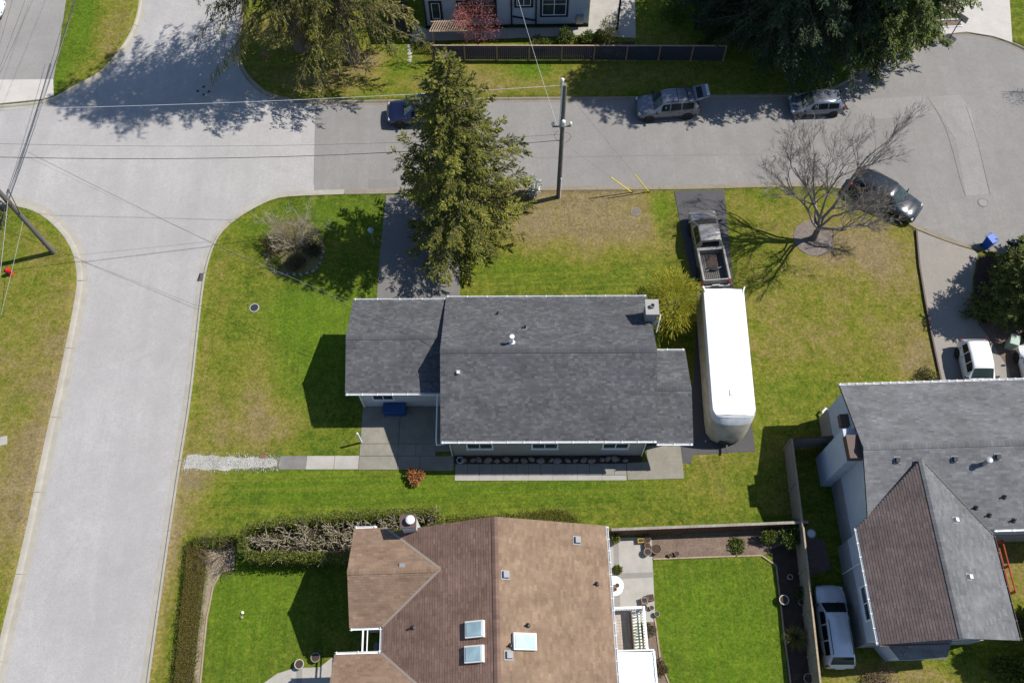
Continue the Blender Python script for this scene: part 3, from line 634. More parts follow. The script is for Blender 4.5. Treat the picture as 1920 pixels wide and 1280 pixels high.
# ---------------------------------------------------------------- brown-roofed neighbour to the south
bh = empty('house', (0,0,0), 0, 'house with a brown shingle roof, two west wings and skylights, south of the lawn', 'house')
ZE, ZR = 4.5, 7.2; XR, XE, XW, YN, YS = -1.2, 4.85, -7.28, 12.2, -7.0
gable = MB(); gable.add([(XW+.4,YS+.3,-.1),(XE-.4,YS+.3,-.1),(XE-.4,YN-.3,-.1),(XW+.4,YN-.3,-.1),(XW+.4,YS+.3,ZE),(XE-.4,YS+.3,ZE),(XE-.4,YN-.3,ZE),(XW+.4,YN-.3,ZE),(XR,YS+.3,ZR-.3),(XR,YN-.3,ZR-.3)],
   [(0,1,5,8,4),(2,3,7,9,6),(1,2,6,5),(3,0,4,7),(5,6,9,8),(7,4,8,9),(0,3,2,1)]); gable.build('wall', M['stucco_white'], bh)
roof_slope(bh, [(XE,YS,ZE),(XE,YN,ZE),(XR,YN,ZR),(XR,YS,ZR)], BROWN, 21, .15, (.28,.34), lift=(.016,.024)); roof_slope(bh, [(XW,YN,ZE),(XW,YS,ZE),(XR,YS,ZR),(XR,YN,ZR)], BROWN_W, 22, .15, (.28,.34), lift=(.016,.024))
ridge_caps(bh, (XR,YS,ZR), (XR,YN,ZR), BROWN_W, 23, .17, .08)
ks = (ZR-ZE)/(XR-XW)
def wing(x0, y0, y1, zr, seed):
    yr = (y0+y1)/2; xv = XW+(zr-ZE)/ks; m = (x0+.4, XW+.6)
    b = MB(); b.add([(x0+.4,y0+.35,-.1),(XW+.7,y0+.35,-.1),(XW+.7,y1-.35,-.1),(x0+.4,y1-.35,-.1),(x0+.4,y0+.35,ZE),(XW+.7,y0+.35,ZE),(XW+.7,y1-.35,ZE),(x0+.4,y1-.35,ZE),(x0+.4,yr,zr-.2),(XW+.7,yr,zr-.2)],
       [(0,1,5,4),(2,3,7,6),(3,0,4,8,7),(4,5,9,8),(6,7,8,9)]); b.build('wall', M['stucco_white'], bh)
    e = .035
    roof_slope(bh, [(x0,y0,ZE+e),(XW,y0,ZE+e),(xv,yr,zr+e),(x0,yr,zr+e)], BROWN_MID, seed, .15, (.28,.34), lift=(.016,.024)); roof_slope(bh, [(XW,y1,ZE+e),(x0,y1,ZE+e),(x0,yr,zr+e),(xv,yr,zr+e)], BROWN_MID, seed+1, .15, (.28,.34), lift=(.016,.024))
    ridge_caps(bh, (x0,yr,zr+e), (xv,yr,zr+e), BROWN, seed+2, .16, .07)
    for q in (y0, y1): MB().extrude([(-.07,-.01),(.07,-.01),(.07,.035),(-.07,.035)], (XW,q,ZE+e+.02), (xv,yr,zr+e+.02)).build('valley_flashing', M['valley'], bh)
M['valley'] = simple('valley_flashing_metal', (.24,.20,.165), .6)
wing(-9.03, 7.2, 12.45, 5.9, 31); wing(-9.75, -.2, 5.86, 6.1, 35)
gutter(bh, (XE+.012,YS,ZE-.04), (XE+.012,YN,ZE-.04), hang=.62); gutter(bh, (-9.01,7.188,ZE-.01), (XW-.02,7.188,ZE-.01)); gutter(bh, (XW-.02,5.872,ZE-.01), (-9.73,5.872,ZE-.01)); gutter(bh, (XW-.012,7.17,ZE-.04), (XW-.012,5.9,ZE-.04)); gutter(bh, (XW-1.7+1.2,12.462,ZE-.01), (-9.01,12.462,ZE-.01), hang=.8)
MB().box(-8.35,-8.27,5.95,7.1,4.38,4.45).build('trellis_beam', M['white'], bh); MB().box(-8.1,-8.05,5.95,7.1,4.38,4.44).build('trellis_beam', M['white'], bh)
MB().box(-8.4,-7.0,6.0,7.0,.02,.1).build('porch_slab', M['slab'], bh)
window(bh, (-8.63,9.8,2.6), PI, 1.8, 1.2); MB().box(-6.88,-6.85,6.1,6.95,.1,2.2).build('door', M['white'], bh)
bt = math.atan2(ZR-ZE, XR-XW)
def skylight(x, y, w, h, side, glass):
    z = ZR-abs(x-XR)*ks; t = side*bt
    o = MB().box(-w/2,w/2,-h/2,h/2,-.1,.26).build('skylight', M['offwhite'], bh, (x,y,z), (0,t,0))
    bevel(MB().box(-w/2+.07,w/2-.07,-h/2+.07,h/2-.07,.25,.30).build('skylight_dome', glass, o), .03)
skylight(-2.24,6.6,1.0,.82,-1,M['skylight']); skylight(-2.28,5.42,1.0,.82,-1,M['skylight']); skylight(.1,5.95,1.25,.82,1,M['skylight_bright'])
for x, y, sd_ in ((-.72,9.2,1),(3.15,11.25,1),(-.65,5.3,1)): roof_vent(bh, (x,y,ZR-abs(x-XR)*ks+.02), (0,sd_*bt,0), 'box', M['vent_grey'], .19)
roof_vent(bh, (-6.15,10.05,5.68), (0,0,0), 'box', M['vent_grey'], .19)
for x, y in ((4.1,9.0),(-5.6,7.0),(-.55,5.75),(.35,6.75)): roof_vent(bh, (x,y,ZR-abs(x-XR)*ks), (0,math.copysign(bt,x-XR),0), 'pipe', M['dark_metal'])
c2 = MB().box(-6.2,-5.45,12.0,12.62,0,6.3).build('chimney', M['stucco_white'], bh); MB().box(-6.26,-5.39,11.94,12.68,6.3,6.38).build('chimney_cap', M['chase_brown'], c2); MB().lathe([(.14,0),(.14,.2),(.24,.22),(.24,.34),(.12,.45),(.02,.46)], 16, (-5.68,12.3,6.38)).build('flue_cap', M['white'], c2, smooth=40)

M['deck_pale'] = wood('pale_deck_boards', (.40,.34,.30))
# rear deck of the brown house
deck = empty('deck', (5.0,8.0,0), 0, 'white railed deck with a slatted stair at the rear of the brown-roofed house', 'deck')
for i in range(13): MB().box(.0+.0,1.05,-2.15+.165*i,-2.15+.165*i+.155,2.2,2.24).build('deck_board', M['deck_pale'], deck)
for i in range(13): MB().box(1.05,1.62,-2.15+.165*i,-2.15+.165*i+.11,1.95-.0*i,2.0).build('stair_tread', M['offwhite'], deck)
for a, b in (((0,0),(1.72,0)),((1.72,0),(1.72,-2.2))):
    MB().extrude([(-.06,0),(.06,0),(.06,.06),(-.06,.06)], (a[0],a[1],3.1), (b[0],b[1],3.1)).build('handrail', M['white'], deck); MB().extrude([(-.03,0),(.03,0),(.03,.05),(-.03,.05)], (a[0],a[1],2.3), (b[0],b[1],2.3)).build('bottom_rail', M['white'], deck)
    n = int(math.hypot(b[0]-a[0], b[1]-a[1])/.14); me = MB().box(-.018,.018,-.018,.018,2.35,3.1).mesh('baluster', M['white'])
    for i in range(n+1): link('baluster', me, deck, (a[0]+(b[0]-a[0])*i/n, a[1]+(b[1]-a[1])*i/n, 0))
for p in ((.05,0),(1.72,0),(1.72,-2.15)): MB().box(p[0]-.06,p[0]+.06,p[1]-.06,p[1]+.06,0,3.2).build('post', M['white'], deck)
MB().box(1.02,1.08,-2.15,-.1,2.24,2.9).build('stair_rail', M['chase_brown'], deck)
aw = empty('patio_cover', (4.92,0,0), 0, 'white corrugated patio roof attached to the brown-roofed house', 'patio cover')
for i in range(14): 
    y0 = 5.72-i*.5; MB().add([(0,y0,3.35),(2.1,y0,3.05),(2.1,y0-.49,3.05),(0,y0-.49,3.35),(0,y0-.03,3.44),(2.1,y0-.03,3.14),(2.1,y0-.10,3.06),(0,y0-.10,3.36)], [(0,1,2,3),(0,1,5,4),(4,5,6,7)]).build('roof_panel', M['white'], aw)
MB().box(2.1,2.2,-1,5.74,2.98,3.13).build('gutter', M['white'], aw); MB().box(0,2.12,5.73,5.79,3.0,3.42).build('fascia', M['white'], aw)
for y in (5.6,2.5): MB().box(2.0,2.1,y-.05,y+.05,0,3.0).build('post', M['white'], aw)

# ---------------------------------------------------------------- grey neighbour to the east
gh = empty('house', (0,0,0), 0, 'two-storey pale house with grey and brownish shingle gables, at the east side', 'house')
gx0, gx1 = 19.09, 34.0; gn, gs, gr, gze, gzr = 20.0, 11.3, 15.65, 4.7, 6.3
gable_block('wall', M['stucco_blue'], gh, 19.25, gx1, 11.65, 19.65, 1.7, gze-.06, gr, gzr-.2)
MB().box(19.2,gx1,11.6,19.7,-.1,1.7).build('wall', M['stucco_grey'], gh)
gable_v = MB(); gable_v.add([(18.95,5.95,1.7),(25.3,5.95,1.7),(25.3,11.63,1.7),(18.95,11.63,1.7),(18.95,5.95,gze-.05),(25.3,5.95,gze-.05),(25.3,11.63,gze-.05),(18.95,11.63,gze-.05),(22.1,5.95,6.05),(22.1,11.63,6.05)],
  [(0,1,5,8,4),(3,0,4,7),(1,2,6,5),(4,8,9,7),(5,6,9,8)]); gable_v.build('wall', M['stucco_blue'], gh)
MB().box(18.9,25.35,5.9,11.58,-.1,1.7).build('wall', M['stucco_grey'], gh)
roof_slope(gh, [(gx1,gn,gze),(gx0,gn,gze),(gx0,gr,gzr),(gx1,gr,gzr)], STONE, 41, .15, (.26,.34)); roof_slope(gh, [(gx0,gs,gze),(gx1,gs,gze),(gx1,gr,gzr),(gx0,gr,gzr)], STONE, 42, .15, (.26,.34))
ridge_caps(gh, (gx0,gr,gzr), (gx1,gr,gzr), STONE, 43, .16, .06)
kx = (gzr-gze)/(22.1-18.5); yv = gs+(6.3-gze)*(gr-gs)/(gzr-gze)
wx0, wx1, wys, wr = 18.5, 25.75, 5.5, 22.1; e = .04
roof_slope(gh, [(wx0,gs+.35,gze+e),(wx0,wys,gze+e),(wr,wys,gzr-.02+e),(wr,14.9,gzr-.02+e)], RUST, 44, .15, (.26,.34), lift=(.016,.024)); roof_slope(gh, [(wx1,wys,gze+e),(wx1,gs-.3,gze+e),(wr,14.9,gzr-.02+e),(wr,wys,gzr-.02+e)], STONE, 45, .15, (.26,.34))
ridge_caps(gh, (wr,wys,gzr+e-.02), (wr,14.9,gzr+e-.02), STONE, 46, .16, .07)
MB().extrude([(-.05,-.01),(.05,-.01),(.05,.03),(-.05,.03)], (wx1,gs-.3,gze+.07), (wr,14.9,gzr+.05)).build('valley_flashing', M['dark_metal'], gh)
gutter(gh, (33,gn+.012,gze-.04), (gx0,gn+.012,gze-.04), hang=.48); gutter(gh, (wx0-.012,gs+.3,gze), (wx0-.012,wys,gze), hang=.7); gutter(gh, (wx1+.012,wys,gze), (wx1+.012,gs-.3,gze), hang=.8, mat=M['chase_brown']); gutter(gh, (wx1+.2,gs-.012,gze-.04), (33,gs-.012,gze-.04))
downpipe(gh, [(18.42,10.3,4.6),(18.6,10.15,4.2),(18.88,10.0,3.9),(18.88,10.0,.1)])
chs = MB().box(18.55,19.24,15.3,17.1,-.1,5.3).build('chimney_chase', M['stucco_blue'], gh); MB().box(18.45,19.3,15.2,16.55,5.3,5.85).build('chimney_cap', M['chase_brown'], chs); MB().box(18.75,19.24,17.5,18.2,4.3,4.75).build('shadow_shoulder', M['chase_brown'], chs)  # the last, small brown box stands in for a roof-level shadow
window(gh, (18.945,7.9,2.75), PI, 1.7, .62, mull=1); window(gh, (20.3,5.945,2.3), -PI/2, 1.0, 1.3)
MB().box(18.5,22.1,5.42,5.5,4.55,4.7).build('fascia', M['chase_brown'], gh)
for x, y in ((20.9,14.95),(24.05,14.9),(26.4,14.95)): roof_vent(gh, (x,y,gze+(y-gs)*(gzr-gze)/(gr-gs)+.02), (0.35,0,0), 'box', M['dark_metal'], .14)
for x, y in ((26.6,12.9),(25.0,12.4),(25.7,12.0),(27.0,11.7)): roof_vent(gh, (x,y,gze+(y-gs)*.368+.01), (0.35,0,0), 'pipe', M['dark_metal'])
MB().lathe([(.1,0),(.12,.08),(.12,.7),(.18,.72),(.18,.8),(.03,.86)], 12, (25.6,14.6,5.9)).build('furnace_vent', M['grey_metal'], gh, smooth=40)
for y in (11.6,8.6): roof_vent(gh, (23.4,y,gzr-(23.4-wr)*.43+.03), (0,.41,0), 'box', M['offwhite'], .13)
# bay with its own small hipped roof
MB().prism([(19.9,5.9),(20.4,5.15),(22.6,5.15),(23.1,5.9)], -.1, 2.45).build('bay_wall', M['stucco_blue'], gh)
for poly in ([(20.3,4.95,2.45),(22.8,4.95,2.45),(22.2,5.9,3.1),(20.9,5.9,3.1)], [(19.7,5.9,2.45),(20.3,4.95,2.45),(20.9,5.9,3.1)], [(22.8,4.95,2.45),(23.3,5.9,2.45),(22.2,5.9,3.1)]): roof_slope(gh, poly, STONE, 47, .14, (.24,.32), thick=.08)
rd = empty('deck', (26.25,9.6,0), 0, 'red stained timber deck on the east side of the pale house', 'deck')
for i in range(7): MB().box(.1,.9,-1.4+i*.42,-1.12+i*.42,1.9,1.95).build('deck_board', M['deck_red'], rd)
for y in (-1.4,0,1.4): MB().box(.85,.97,y,y+.12,0,2.9).build('post', M['deck_red'], rd)
for z in (2.3,2.85): MB().box(.88,.94,-1.4,1.5,z,z+.09).build('handrail', M['deck_red'], rd)

# ---------------------------------------------------------------- blue-grey house to the north (only its lower storey is in view)
uh = empty('house', (.4,53.3,0), math.radians(-1.3), 'pale blue house with black window trim behind the dark fence', 'house')
MB().box(-6.4,6.35,0,9,-.05,5.0).build('wall', M['wall_blue'], uh)
MB().box(-6.45,6.4,-.06,-.003,-.02,.22).build('plinth', M['black'], uh)
MB().box(-1.0,6.36,-.5,-.002,4.4,4.9).build('fascia', M['black'], uh); roof_slope(uh, [(-7,-.7,5.0),(7,-.7,5.0),(7,4,6.6),(-7,4,6.6)], GREY, 51)
for x in (-6.35,-.95,.35,2.25): MB().tube([(x,-.09,4.6),(x,-.09,.2)], .06, 6).build('downpipe', M['black'], uh)
for x, w, z, h, mu in ((-5.5,.55,1.75,1.5,0),(-3.4,.55,1.75,1.5,0),(-1.95,1.9,1.95,1.45,1),(1.3,1.0,2.55,.7,1),(3.65,1.75,1.95,1.5,1)):
    fr = window(uh, (x,-.002,z), -PI/2, w, h, mull=mu, trim=.05, bars=.45 if w > 1.5 else 0, sill=False)
    b = MB(); W, Hh, o = w/2+.05, h/2+.05, .17
    for q in ((-W-o,-W,-Hh-o,Hh+o),(W,W+o,-Hh-o,Hh+o),(-W,W,Hh,Hh+o),(-W,W,-Hh-o,-Hh)): MB().box(q[0]+x,q[1]+x,-.07,-.004,q[2]+z,q[3]+z).build('window_trim', M['black'], uh)
MB().extrude([(-.05,-.05),(.05,-.05),(.05,.05),(-.05,.05)], (.45,-.06,1.1), (2.2,-.06,.65)).build('sloping_rail', M['black'], uh)
MB().box(5.4,5.95,-.35,-.01,.5,1.2).build('gas_meter', M['grey_metal'], uh)
carp = empty('carport', (7.6,53.2,0), math.radians(-1.3), 'dark carport post and beam at the east end of the pale blue house', 'carport')
MB().box(1.35,1.5,-.6,-.45,0,4.6).build('post', M['black'], carp); MB().box(-.8,1.6,-.65,-.4,4.6,4.9).build('beam', M['black'], carp); MB().box(-.8,1.6,-.4,5,4.9,5.05).build('roof', M['black'], carp)
sheet('house_apron', [(-7.18, 52.05), (-7.05, 54.17), (-5.98, 53.23), (6.78, 52.93), (7.58, 59.39), (10.98, 59.25), (10.41, 51.67), (6.6, 52.16), (0.73, 52.06), (-4.29, 52.05)], .014, M['concrete'], thick=.1)


# ================================================================== vehicles
M['p_slate'] = paint('slate_grey_paint', (.12,.132,.158), .3, .5); M['p_silver'] = paint('silver_grey_paint', (.14,.165,.205), .3, .5); M['p_black'] = paint('black_paint', (.022,.026,.032), .2, .2)
M['p_white'] = paint('white_paint', (.66,.67,.68), .3, 0, .5, .06); M['p_blue'] = paint('navy_blue_paint', (.012,.02,.062), .28, .3); M['p_tan'] = paint('weathered_pewter_paint', (.30,.285,.27), .4, .4, .3, .3); M['p_pale'] = paint('pale_silver_paint', (.50,.51,.54), .33, .25)
M['bed'] = speckled('worn_bed_liner', (.11,.105,.10), .4, 4, 18, .8, .2, (.06,.052,.05)); M['cloth'] = speckled('weathered_cover_cloth', (.42,.385,.31), .3, 1.5, 14, .9, .2); M['tarp'] = speckled('white_cover_sheet', (.66,.66,.655), .05, 1.2, 10, .7, .1)
M['cloth_grey'] = speckled('grey_cover_sheet', (.58,.6,.62), .15, 2, 12, .6, .1)

# stations: x/L, half width, bottom, belt, top, half width at top (fractions of W/2 and H)
SUV = [(-.5,.80,.30,.50,.54,.74),(-.485,.93,.22,.58,.64,.84),(-.455,.97,.18,.60,.70,.80),(-.405,.99,.16,.60,.95,.70),(-.2,1,.15,.59,1.0,.71),(.02,1,.15,.58,.995,.71),(.10,1,.15,.58,.955,.68),(.245,1,.16,.57,.605,.84),(.36,.98,.16,.55,.58,.82),(.45,.93,.18,.50,.525,.76),(.49,.80,.24,.42,.45,.62),(.5,.66,.28,.38,.40,.5)]
HATCH = [(-.5,.80,.28,.46,.50,.72),(-.485,.92,.22,.56,.62,.82),(-.46,.96,.19,.60,.70,.78),(-.40,.99,.17,.60,.94,.68),(-.15,1,.16,.58,1.0,.70),(.03,1,.16,.57,.985,.69),(.10,1,.16,.56,.93,.66),(.30,.99,.17,.54,.575,.80),(.40,.96,.18,.50,.53,.76),(.465,.88,.2,.45,.47,.68),(.495,.74,.26,.38,.40,.55),(.5,.6,.28,.36,.38,.45)]
WAGON = [(-.5,.82,.28,.50,.54,.76),(-.485,.94,.2,.60,.66,.86),(-.44,.97,.18,.62,.78,.80),(-.385,.99,.16,.62,.96,.72),(-.15,1,.15,.60,1.0,.73),(.07,1,.15,.58,.985,.72),(.13,1,.15,.58,.95,.70),(.285,.99,.16,.56,.595,.84),(.40,.96,.17,.52,.55,.80),(.465,.88,.2,.46,.49,.70),(.495,.74,.26,.4,.42,.56),(.5,.6,.28,.38,.4,.46)]
PICK = [(-.045,.97,.2,.58,.62,.86),(-.037,.98,.2,.60,.70,.80),(-.018,.98,.2,.60,.97,.70),(.10,.98,.2,.60,1.0,.70),(.195,.98,.2,.60,.965,.68),(.345,.98,.2,.585,.625,.86),(.41,.97,.2,.57,.605,.86),(.46,.93,.2,.54,.57,.80),(.49,.82,.26,.48,.50,.68),(.5,.70,.28,.42,.44,.56)]

def lerp_station(st, x):
    for a, b in zip(st, st[1:]):
        if a[0] <= x <= b[0]:
            t = (x-a[0])/(b[0]-a[0]+1e-9); return tuple(p+(q-p)*t for p, q in zip(a, b))
    return st[0] if x < st[0][0] else st[-1]

def car_body(st, L, W, H):
    m = []
    for x, hw, zb, zl, zt, tw in st:
        w, t = hw*W/2, tw*W/2; zb, zl, zt = zb*H, zl*H, zt*H
        half = [(w*.86, zb), (w*.97, zb+.08), (w, zb+(zl-zb)*.55), (w*.985, zl-.05), (w*.955, zl), (t, zt-.035), (t*.86, zt), (t*.45, zt+.022), (0, zt+.028)]
        m.append([(x*L, -a, b) for a, b in half]+[(x*L, a, b) for a, b in half[-2::-1]])
    n = len(m[0]); b = MB(); b.add([p for r in m for p in r], [(i*n+k, (i+1)*n+k, (i+1)*n+k+1, i*n+k+1) for i in range(len(m)-1) for k in range(n-1)]+[(i*n+n-1, (i+1)*n+n-1, (i+1)*n, i*n) for i in range(len(m)-1)]+[tuple(range(n)), tuple(range(len(m)*n-1, (len(m)-1)*n-1, -1))]); return b

def top_panel(st, L, W, H, x0, x1, k=.93, off=.014, nx=3):
    """glass laid on the sloping top between two stations"""
    b = MB(); rows = []; 
    for i in range(nx+1):
        x = x0+(x1-x0)*i/nx; s = lerp_station(st, x); t = s[5]*W/2*k; z = s[4]*H
        rows.append([(x*L, y*t, z+.028-(.03 if abs(y) > .9 else .022*abs(y)**2)+off) for y in (-1,-.6,-.2,.2,.6,1)])
    n = 6; b.add([p for r in rows for p in r], [(i*n+j, (i+1)*n+j, (i+1)*n+j+1, i*n+j+1) for i in range(nx) for j in range(n-1)]); return b

def side_panel(st, L, W, H, x0, x1, side, lo=.12, hi=.86, off=.012, nx=3):
    b = MB(); rows = []
    for i in range(nx+1):
        x = x0+(x1-x0)*i/nx; s = lerp_station(st, x); wl, zl, wt, zt = s[1]*W/2*.955, s[3]*H, s[5]*W/2, s[4]*H-.035
        rows.append([(x*L, side*(wl+(wt-wl)*t+off), zl+(zt-zl)*t+.003) for t in (lo, hi)])
    b.add([p for r in rows for p in r], [(2*i, 2*i+1, 2*i+3, 2*i+2) for i in range(nx)]); return b

WHEELS = {}
def wheel(parent, x, y, r, side, w=.2):
    key = (round(r,2), round(w,2))
    if key not in WHEELS:
        t = MB().lathe([(r*.66,-w/2),(r*.94,-w/2),(r,-w/2+.03),(r,w/2-.03),(r*.94,w/2),(r*.66,w/2)], 22).mesh('tyre', M['rubber'], 40)
        rim = MB().lathe([(r*.68,-w*.3),(r*.68,w*.42),(r*.6,w*.40),(r*.56,w*.22),(.03,w*.2)], 20)
        for k in range(5):
            a = 2*PI*k/5; c, s = math.cos(a), math.sin(a); h = r*.09
            rim.add([(c*.03-s*h, s*.03+c*h, w*.40),(c*.03+s*h, s*.03-c*h, w*.40),(c*r*.62+s*h*.8, s*r*.62-c*h*.8, w*.43),(c*r*.62-s*h*.8, s*r*.62+c*h*.8, w*.43)], [(0,1,2,3)])
        WHEELS[key] = (t, rim.mesh('rim', M['alloy'], 40))
    t, rm = WHEELS[key]; e = bpy.data.objects.new('wheel', None); COL.objects.link(e); e.parent = parent; e.location = (x, y, r); e.rotation_euler = (-side*PI/2, 0, 0); e.empty_display_size = .2
    link('tyre', t, e); link('rim', rm, e); return e

def car(name, label, cat, front, rear, st, W, H, mat, z0=RZ, glass=((.10,.245),(-.455,-.405)), sides=((-.38,-.20),(-.18,-.02),(0,.13)), rails=False, wb=(-.30,.31), r=.34, L=None, ground=None, group=None, dark_trim=True, wind=None):
    f, b = Vector(front[:2]), Vector(rear[:2]); d = f-b; L = L or d.length; c = (f+b)/2; a = math.atan2(d.y, d.x)
    o = empty(name, (c.x, c.y, z0), a, label, cat, group)
    car_body(st, L, W, H).build('body', mat, o, smooth=50)
    (a0, a1), rg = glass
    top_panel(st, L, W, H, a0+.012, a1-.012).build('windshield', wind or M['windshield'], o, smooth=60)
    if rg: top_panel(st, L, W, H, rg[0]+.004, rg[1]-.004, .9).build('rear_window', M['car_glass'], o, smooth=60)
    for s in (-1, 1):
        for x0, x1 in sides: side_panel(st, L, W, H, x0, x1, s).build('side_window', M['car_glass'], o)
        sm = lerp_station(st, a1-.02); mz = sm[3]*H+.05
        MB().add([(0,0,0),(.12,0,.0),(.12,s*.2,.02),(0,s*.22,.02),(0,0,.13),(.10,0,.13),(.10,s*.2,.15),(0,s*.22,.15)], [(0,1,2,3),(4,5,6,7),(0,1,5,4),(1,2,6,5),(2,3,7,6),(3,0,4,7)]).build('mirror', M['black'] if dark_trim else mat, o, ((a1-.055)*L, s*W/2*.96, mz))
        hs = lerp_station(st, .455); MB().add([(0,0,0),(.22,0,-.02),(.28,s*-.28,-.05),(.05,s*-.2,.0),(0,0,.10),(.18,0,.09),(.2,s*-.28,.06),(.02,s*-.2,.10)], [(0,1,2,3),(4,5,6,7),(0,1,5,4),(1,2,6,5),(2,3,7,6),(3,0,4,7)]).build('headlight', M['lamp'], o, (.432*L, s*hs[1]*W/2*.97, hs[3]*H-.08))
        if st is not PICK: MB().box(-.05,.06,-.09,.09,-.14,.16).build('tail_light', M['tail'], o, (-.478*L, s*W/2*.84, .56*H))
        for wx in wb:
            MB().lathe([(r*1.16,-.012),(r*1.16,.012)], 20).build('wheel_arch', M['rubber'], o, (wx*L, s*(W/2-.004), r+.02), (PI/2,0,0))
            wheel(o, wx*L, s*(W/2-.055), r, s)
        for x0, x1 in sides[:2]: MB().box(-.08,.08,-.015,.015,-.015,.015).build('door_handle', M['black'] if dark_trim else mat, o, ((x0+.02)*L, s*(W/2*.985+.012), .53*H))
        if rails: MB().tube([(-.36*L, s*W/2*.64, H+.0),(-.33*L, s*W/2*.64, H+.06),(.02*L, s*W/2*.64, H+.06),(.05*L, s*W/2*.64, H-.0)], .022, 6).build('roof_rail', M['black'], o)
    MB().box(-.02,.03,-W*.30,W*.30,-.06,.07).build('grille', M['black'], o, (.492*L, 0, .36*H)); MB().box(-.02,.02,-.26,.26,-.06,.06).build('licence_plate', M['white'], o, (-.502*L if st is not PICK else -.515*L, 0, .40*H))
    for y in (-.35, .15): MB().tube([(a1*L+.02, y, lerp_station(st,a1)[4]*H+.05),(a1*L-.28, y+.42, lerp_station(st,a1-.06)[4]*H+.055)], .012, 4).build('wiper', M['black'], o)
    return o, L

suv, L = car('parked_suv', 'slate grey SUV with roof rails and raised tailgate, parked by the north kerb', 'suv', (9.73, 44.37, 0.5), (14.4, 44.64, 0.5), SUV, 1.88, 1.76, M['p_slate'], rails=True)
for x in (-.13,-.29): MB().tube([(x*L,-.62,1.80),(x*L,.62,1.80)], .02, 6).build('cross_bar', M['black'], suv)
tg = MB().add([(-.40*L,-.66,1.75),(-.40*L,.66,1.75),(-.40*L-.95,.62,2.05),(-.40*L-.95,-.62,2.05),(-.40*L,-.66,1.69),(-.40*L,.66,1.69),(-.40*L-.95,.62,1.97),(-.40*L-.95,-.62,1.97)], [(3,2,1,0),(4,5,6,7),(0,1,5,4),(1,2,6,5),(2,3,7,6),(3,0,4,7)]).build('tailgate', M['p_slate'], suv)
MB().add([(-.41*L-.1,-.52,1.80),(-.41*L-.1,.52,1.80),(-.40*L-.55,.52,1.935),(-.40*L-.55,-.52,1.935)], [(3,2,1,0)]).build('rear_window', M['car_glass'], tg); MB().box(-.40*L-1.0,-.40*L-.80,-.5,.5,2.03,2.1).build('spoiler', M['lamp'], tg)
hatch, _ = car('parked_hatchback', 'silver grey hatchback in the shade of the dark conifers by the north kerb', 'car', (21.17, 44.27, 0.5), (25.07, 44.32, 0.5), HATCH, 1.72, 1.46, M['p_silver'], glass=((.10,.30),(-.46,-.40)), sides=((-.37,-.18),(-.16,.02),(.04,.18)), r=.31)
dark, _ = car('parked_suv', 'black SUV parked aslant at the turning circle under the bare tree', 'suv', (28.29, 34.45, 0.5), (24.82, 37.23, 0.5), SUV, 1.9, 1.72, M['p_black'], rails=True, L=5.0)
van, _ = car('parked_minivan', 'white minivan nosing towards the eave of the grey neighbour on the east drive', 'car', (29.53, 20.86, 0.8), (29.67, 24.42, 0.8), WAGON, 1.8, 1.62, M['p_white'], z0=.012, glass=((.13,.285),(-.44,-.385)), sides=((-.36,-.20),(-.18,-.01),(.01,.16)), r=.32, dark_trim=True)
wag, _ = car('parked_wagon', 'pale silver station wagon with black roof rails between the grey fence and the east house', 'car', (17.74, 9.3, 0.6), (17.61, 4.77, 0.6), WAGON, 1.74, 1.55, M['p_pale'], z0=.012, glass=((.13,.285),(-.47,-.385)), sides=((-.36,-.20),(-.18,-.01),(.01,.16)), r=.31, rails=True, wind=M['car_glass'])
rc, _ = car('parked_sedan', 'white car half out of the frame beside the green bin', 'car', (33.36, 24.09, 0.6), (33.25, 19.88, 0.6), HATCH, 1.76, 1.5, M['p_white'], z0=.012, glass=((.10,.30),(-.46,-.40)), sides=((-.37,-.18),(-.16,.02),(.04,.18)), r=.31)
blu, _ = car('parked_suv', 'navy blue SUV partly hidden behind the tall spruce at the north kerb', 'suv', (-8.72, 44.59, 0.5), (-3.84, 44.7, 0.5), SUV, 1.92, 1.8, M['p_blue'], r=.38, L=5.0)
lc, _ = car('parked_sedan', 'white car at the edge of the driveway in the north-west corner', 'car', (-39.8, 56.28, 0.6), (-44.2, 56.69, 0.6), HATCH, 1.76, 1.48, M['p_white'], z0=.012, glass=((.10,.30),(-.46,-.40)), sides=((-.37,-.18),(-.16,.02),(.04,.18)), r=.31)

# pickup: cab and nose as one body, open cargo box behind
pk, L = car('pickup_truck', 'weathered pewter pickup with an open cargo bed on the asphalt drive', 'pickup', (13.42, 34.95, 0.5), (13.74, 29.16, 0.5), PICK, 1.95, 1.86, M['p_tan'], z0=.012, glass=((.195,.345),None), sides=((-.005,.075),(.085,.215)), wb=(-.32,.30), r=.40, wind=M['car_glass'])
W2 = .95; x0, x1 = -.49*L, -.05*L
for s in (-1,1): bevel(MB().box(x0,x1,s*W2-(.16 if s>0 else 0),s*W2+(.16 if s<0 else 0),.45,1.24).build('bed_side', M['p_tan'], pk), .04); MB().box(x0+.08,x0+.20,s*(W2-.06)-.08,s*(W2-.06)+.08,.75,1.0).build('tail_light', M['tail'], pk, (-.17,0,0))
MB().box(x0,x0+.08,-W2+.17,W2-.17,.5,1.2).build('tailgate', M['p_tan'], pk); MB().box(x1-.22,x1,-W2+.17,W2-.17,.5,1.22).build('bed_headboard', M['p_tan'], pk)
fl = MB()
for i in range(12): fl.box(x0+.08,x1-.2,-.78+i*.13,-.78+i*.13+.09,.66,.70)
fl.box(x0+.08,x1-.2,-.8,.8,.6,.665); tag(fl.build('bed_floor', M['bed'], pk), kind='stuff')
MB().box(x0-.18,x0-.04,-.95,.95,.42,.62).build('rear_bumper', M['alloy'], pk)
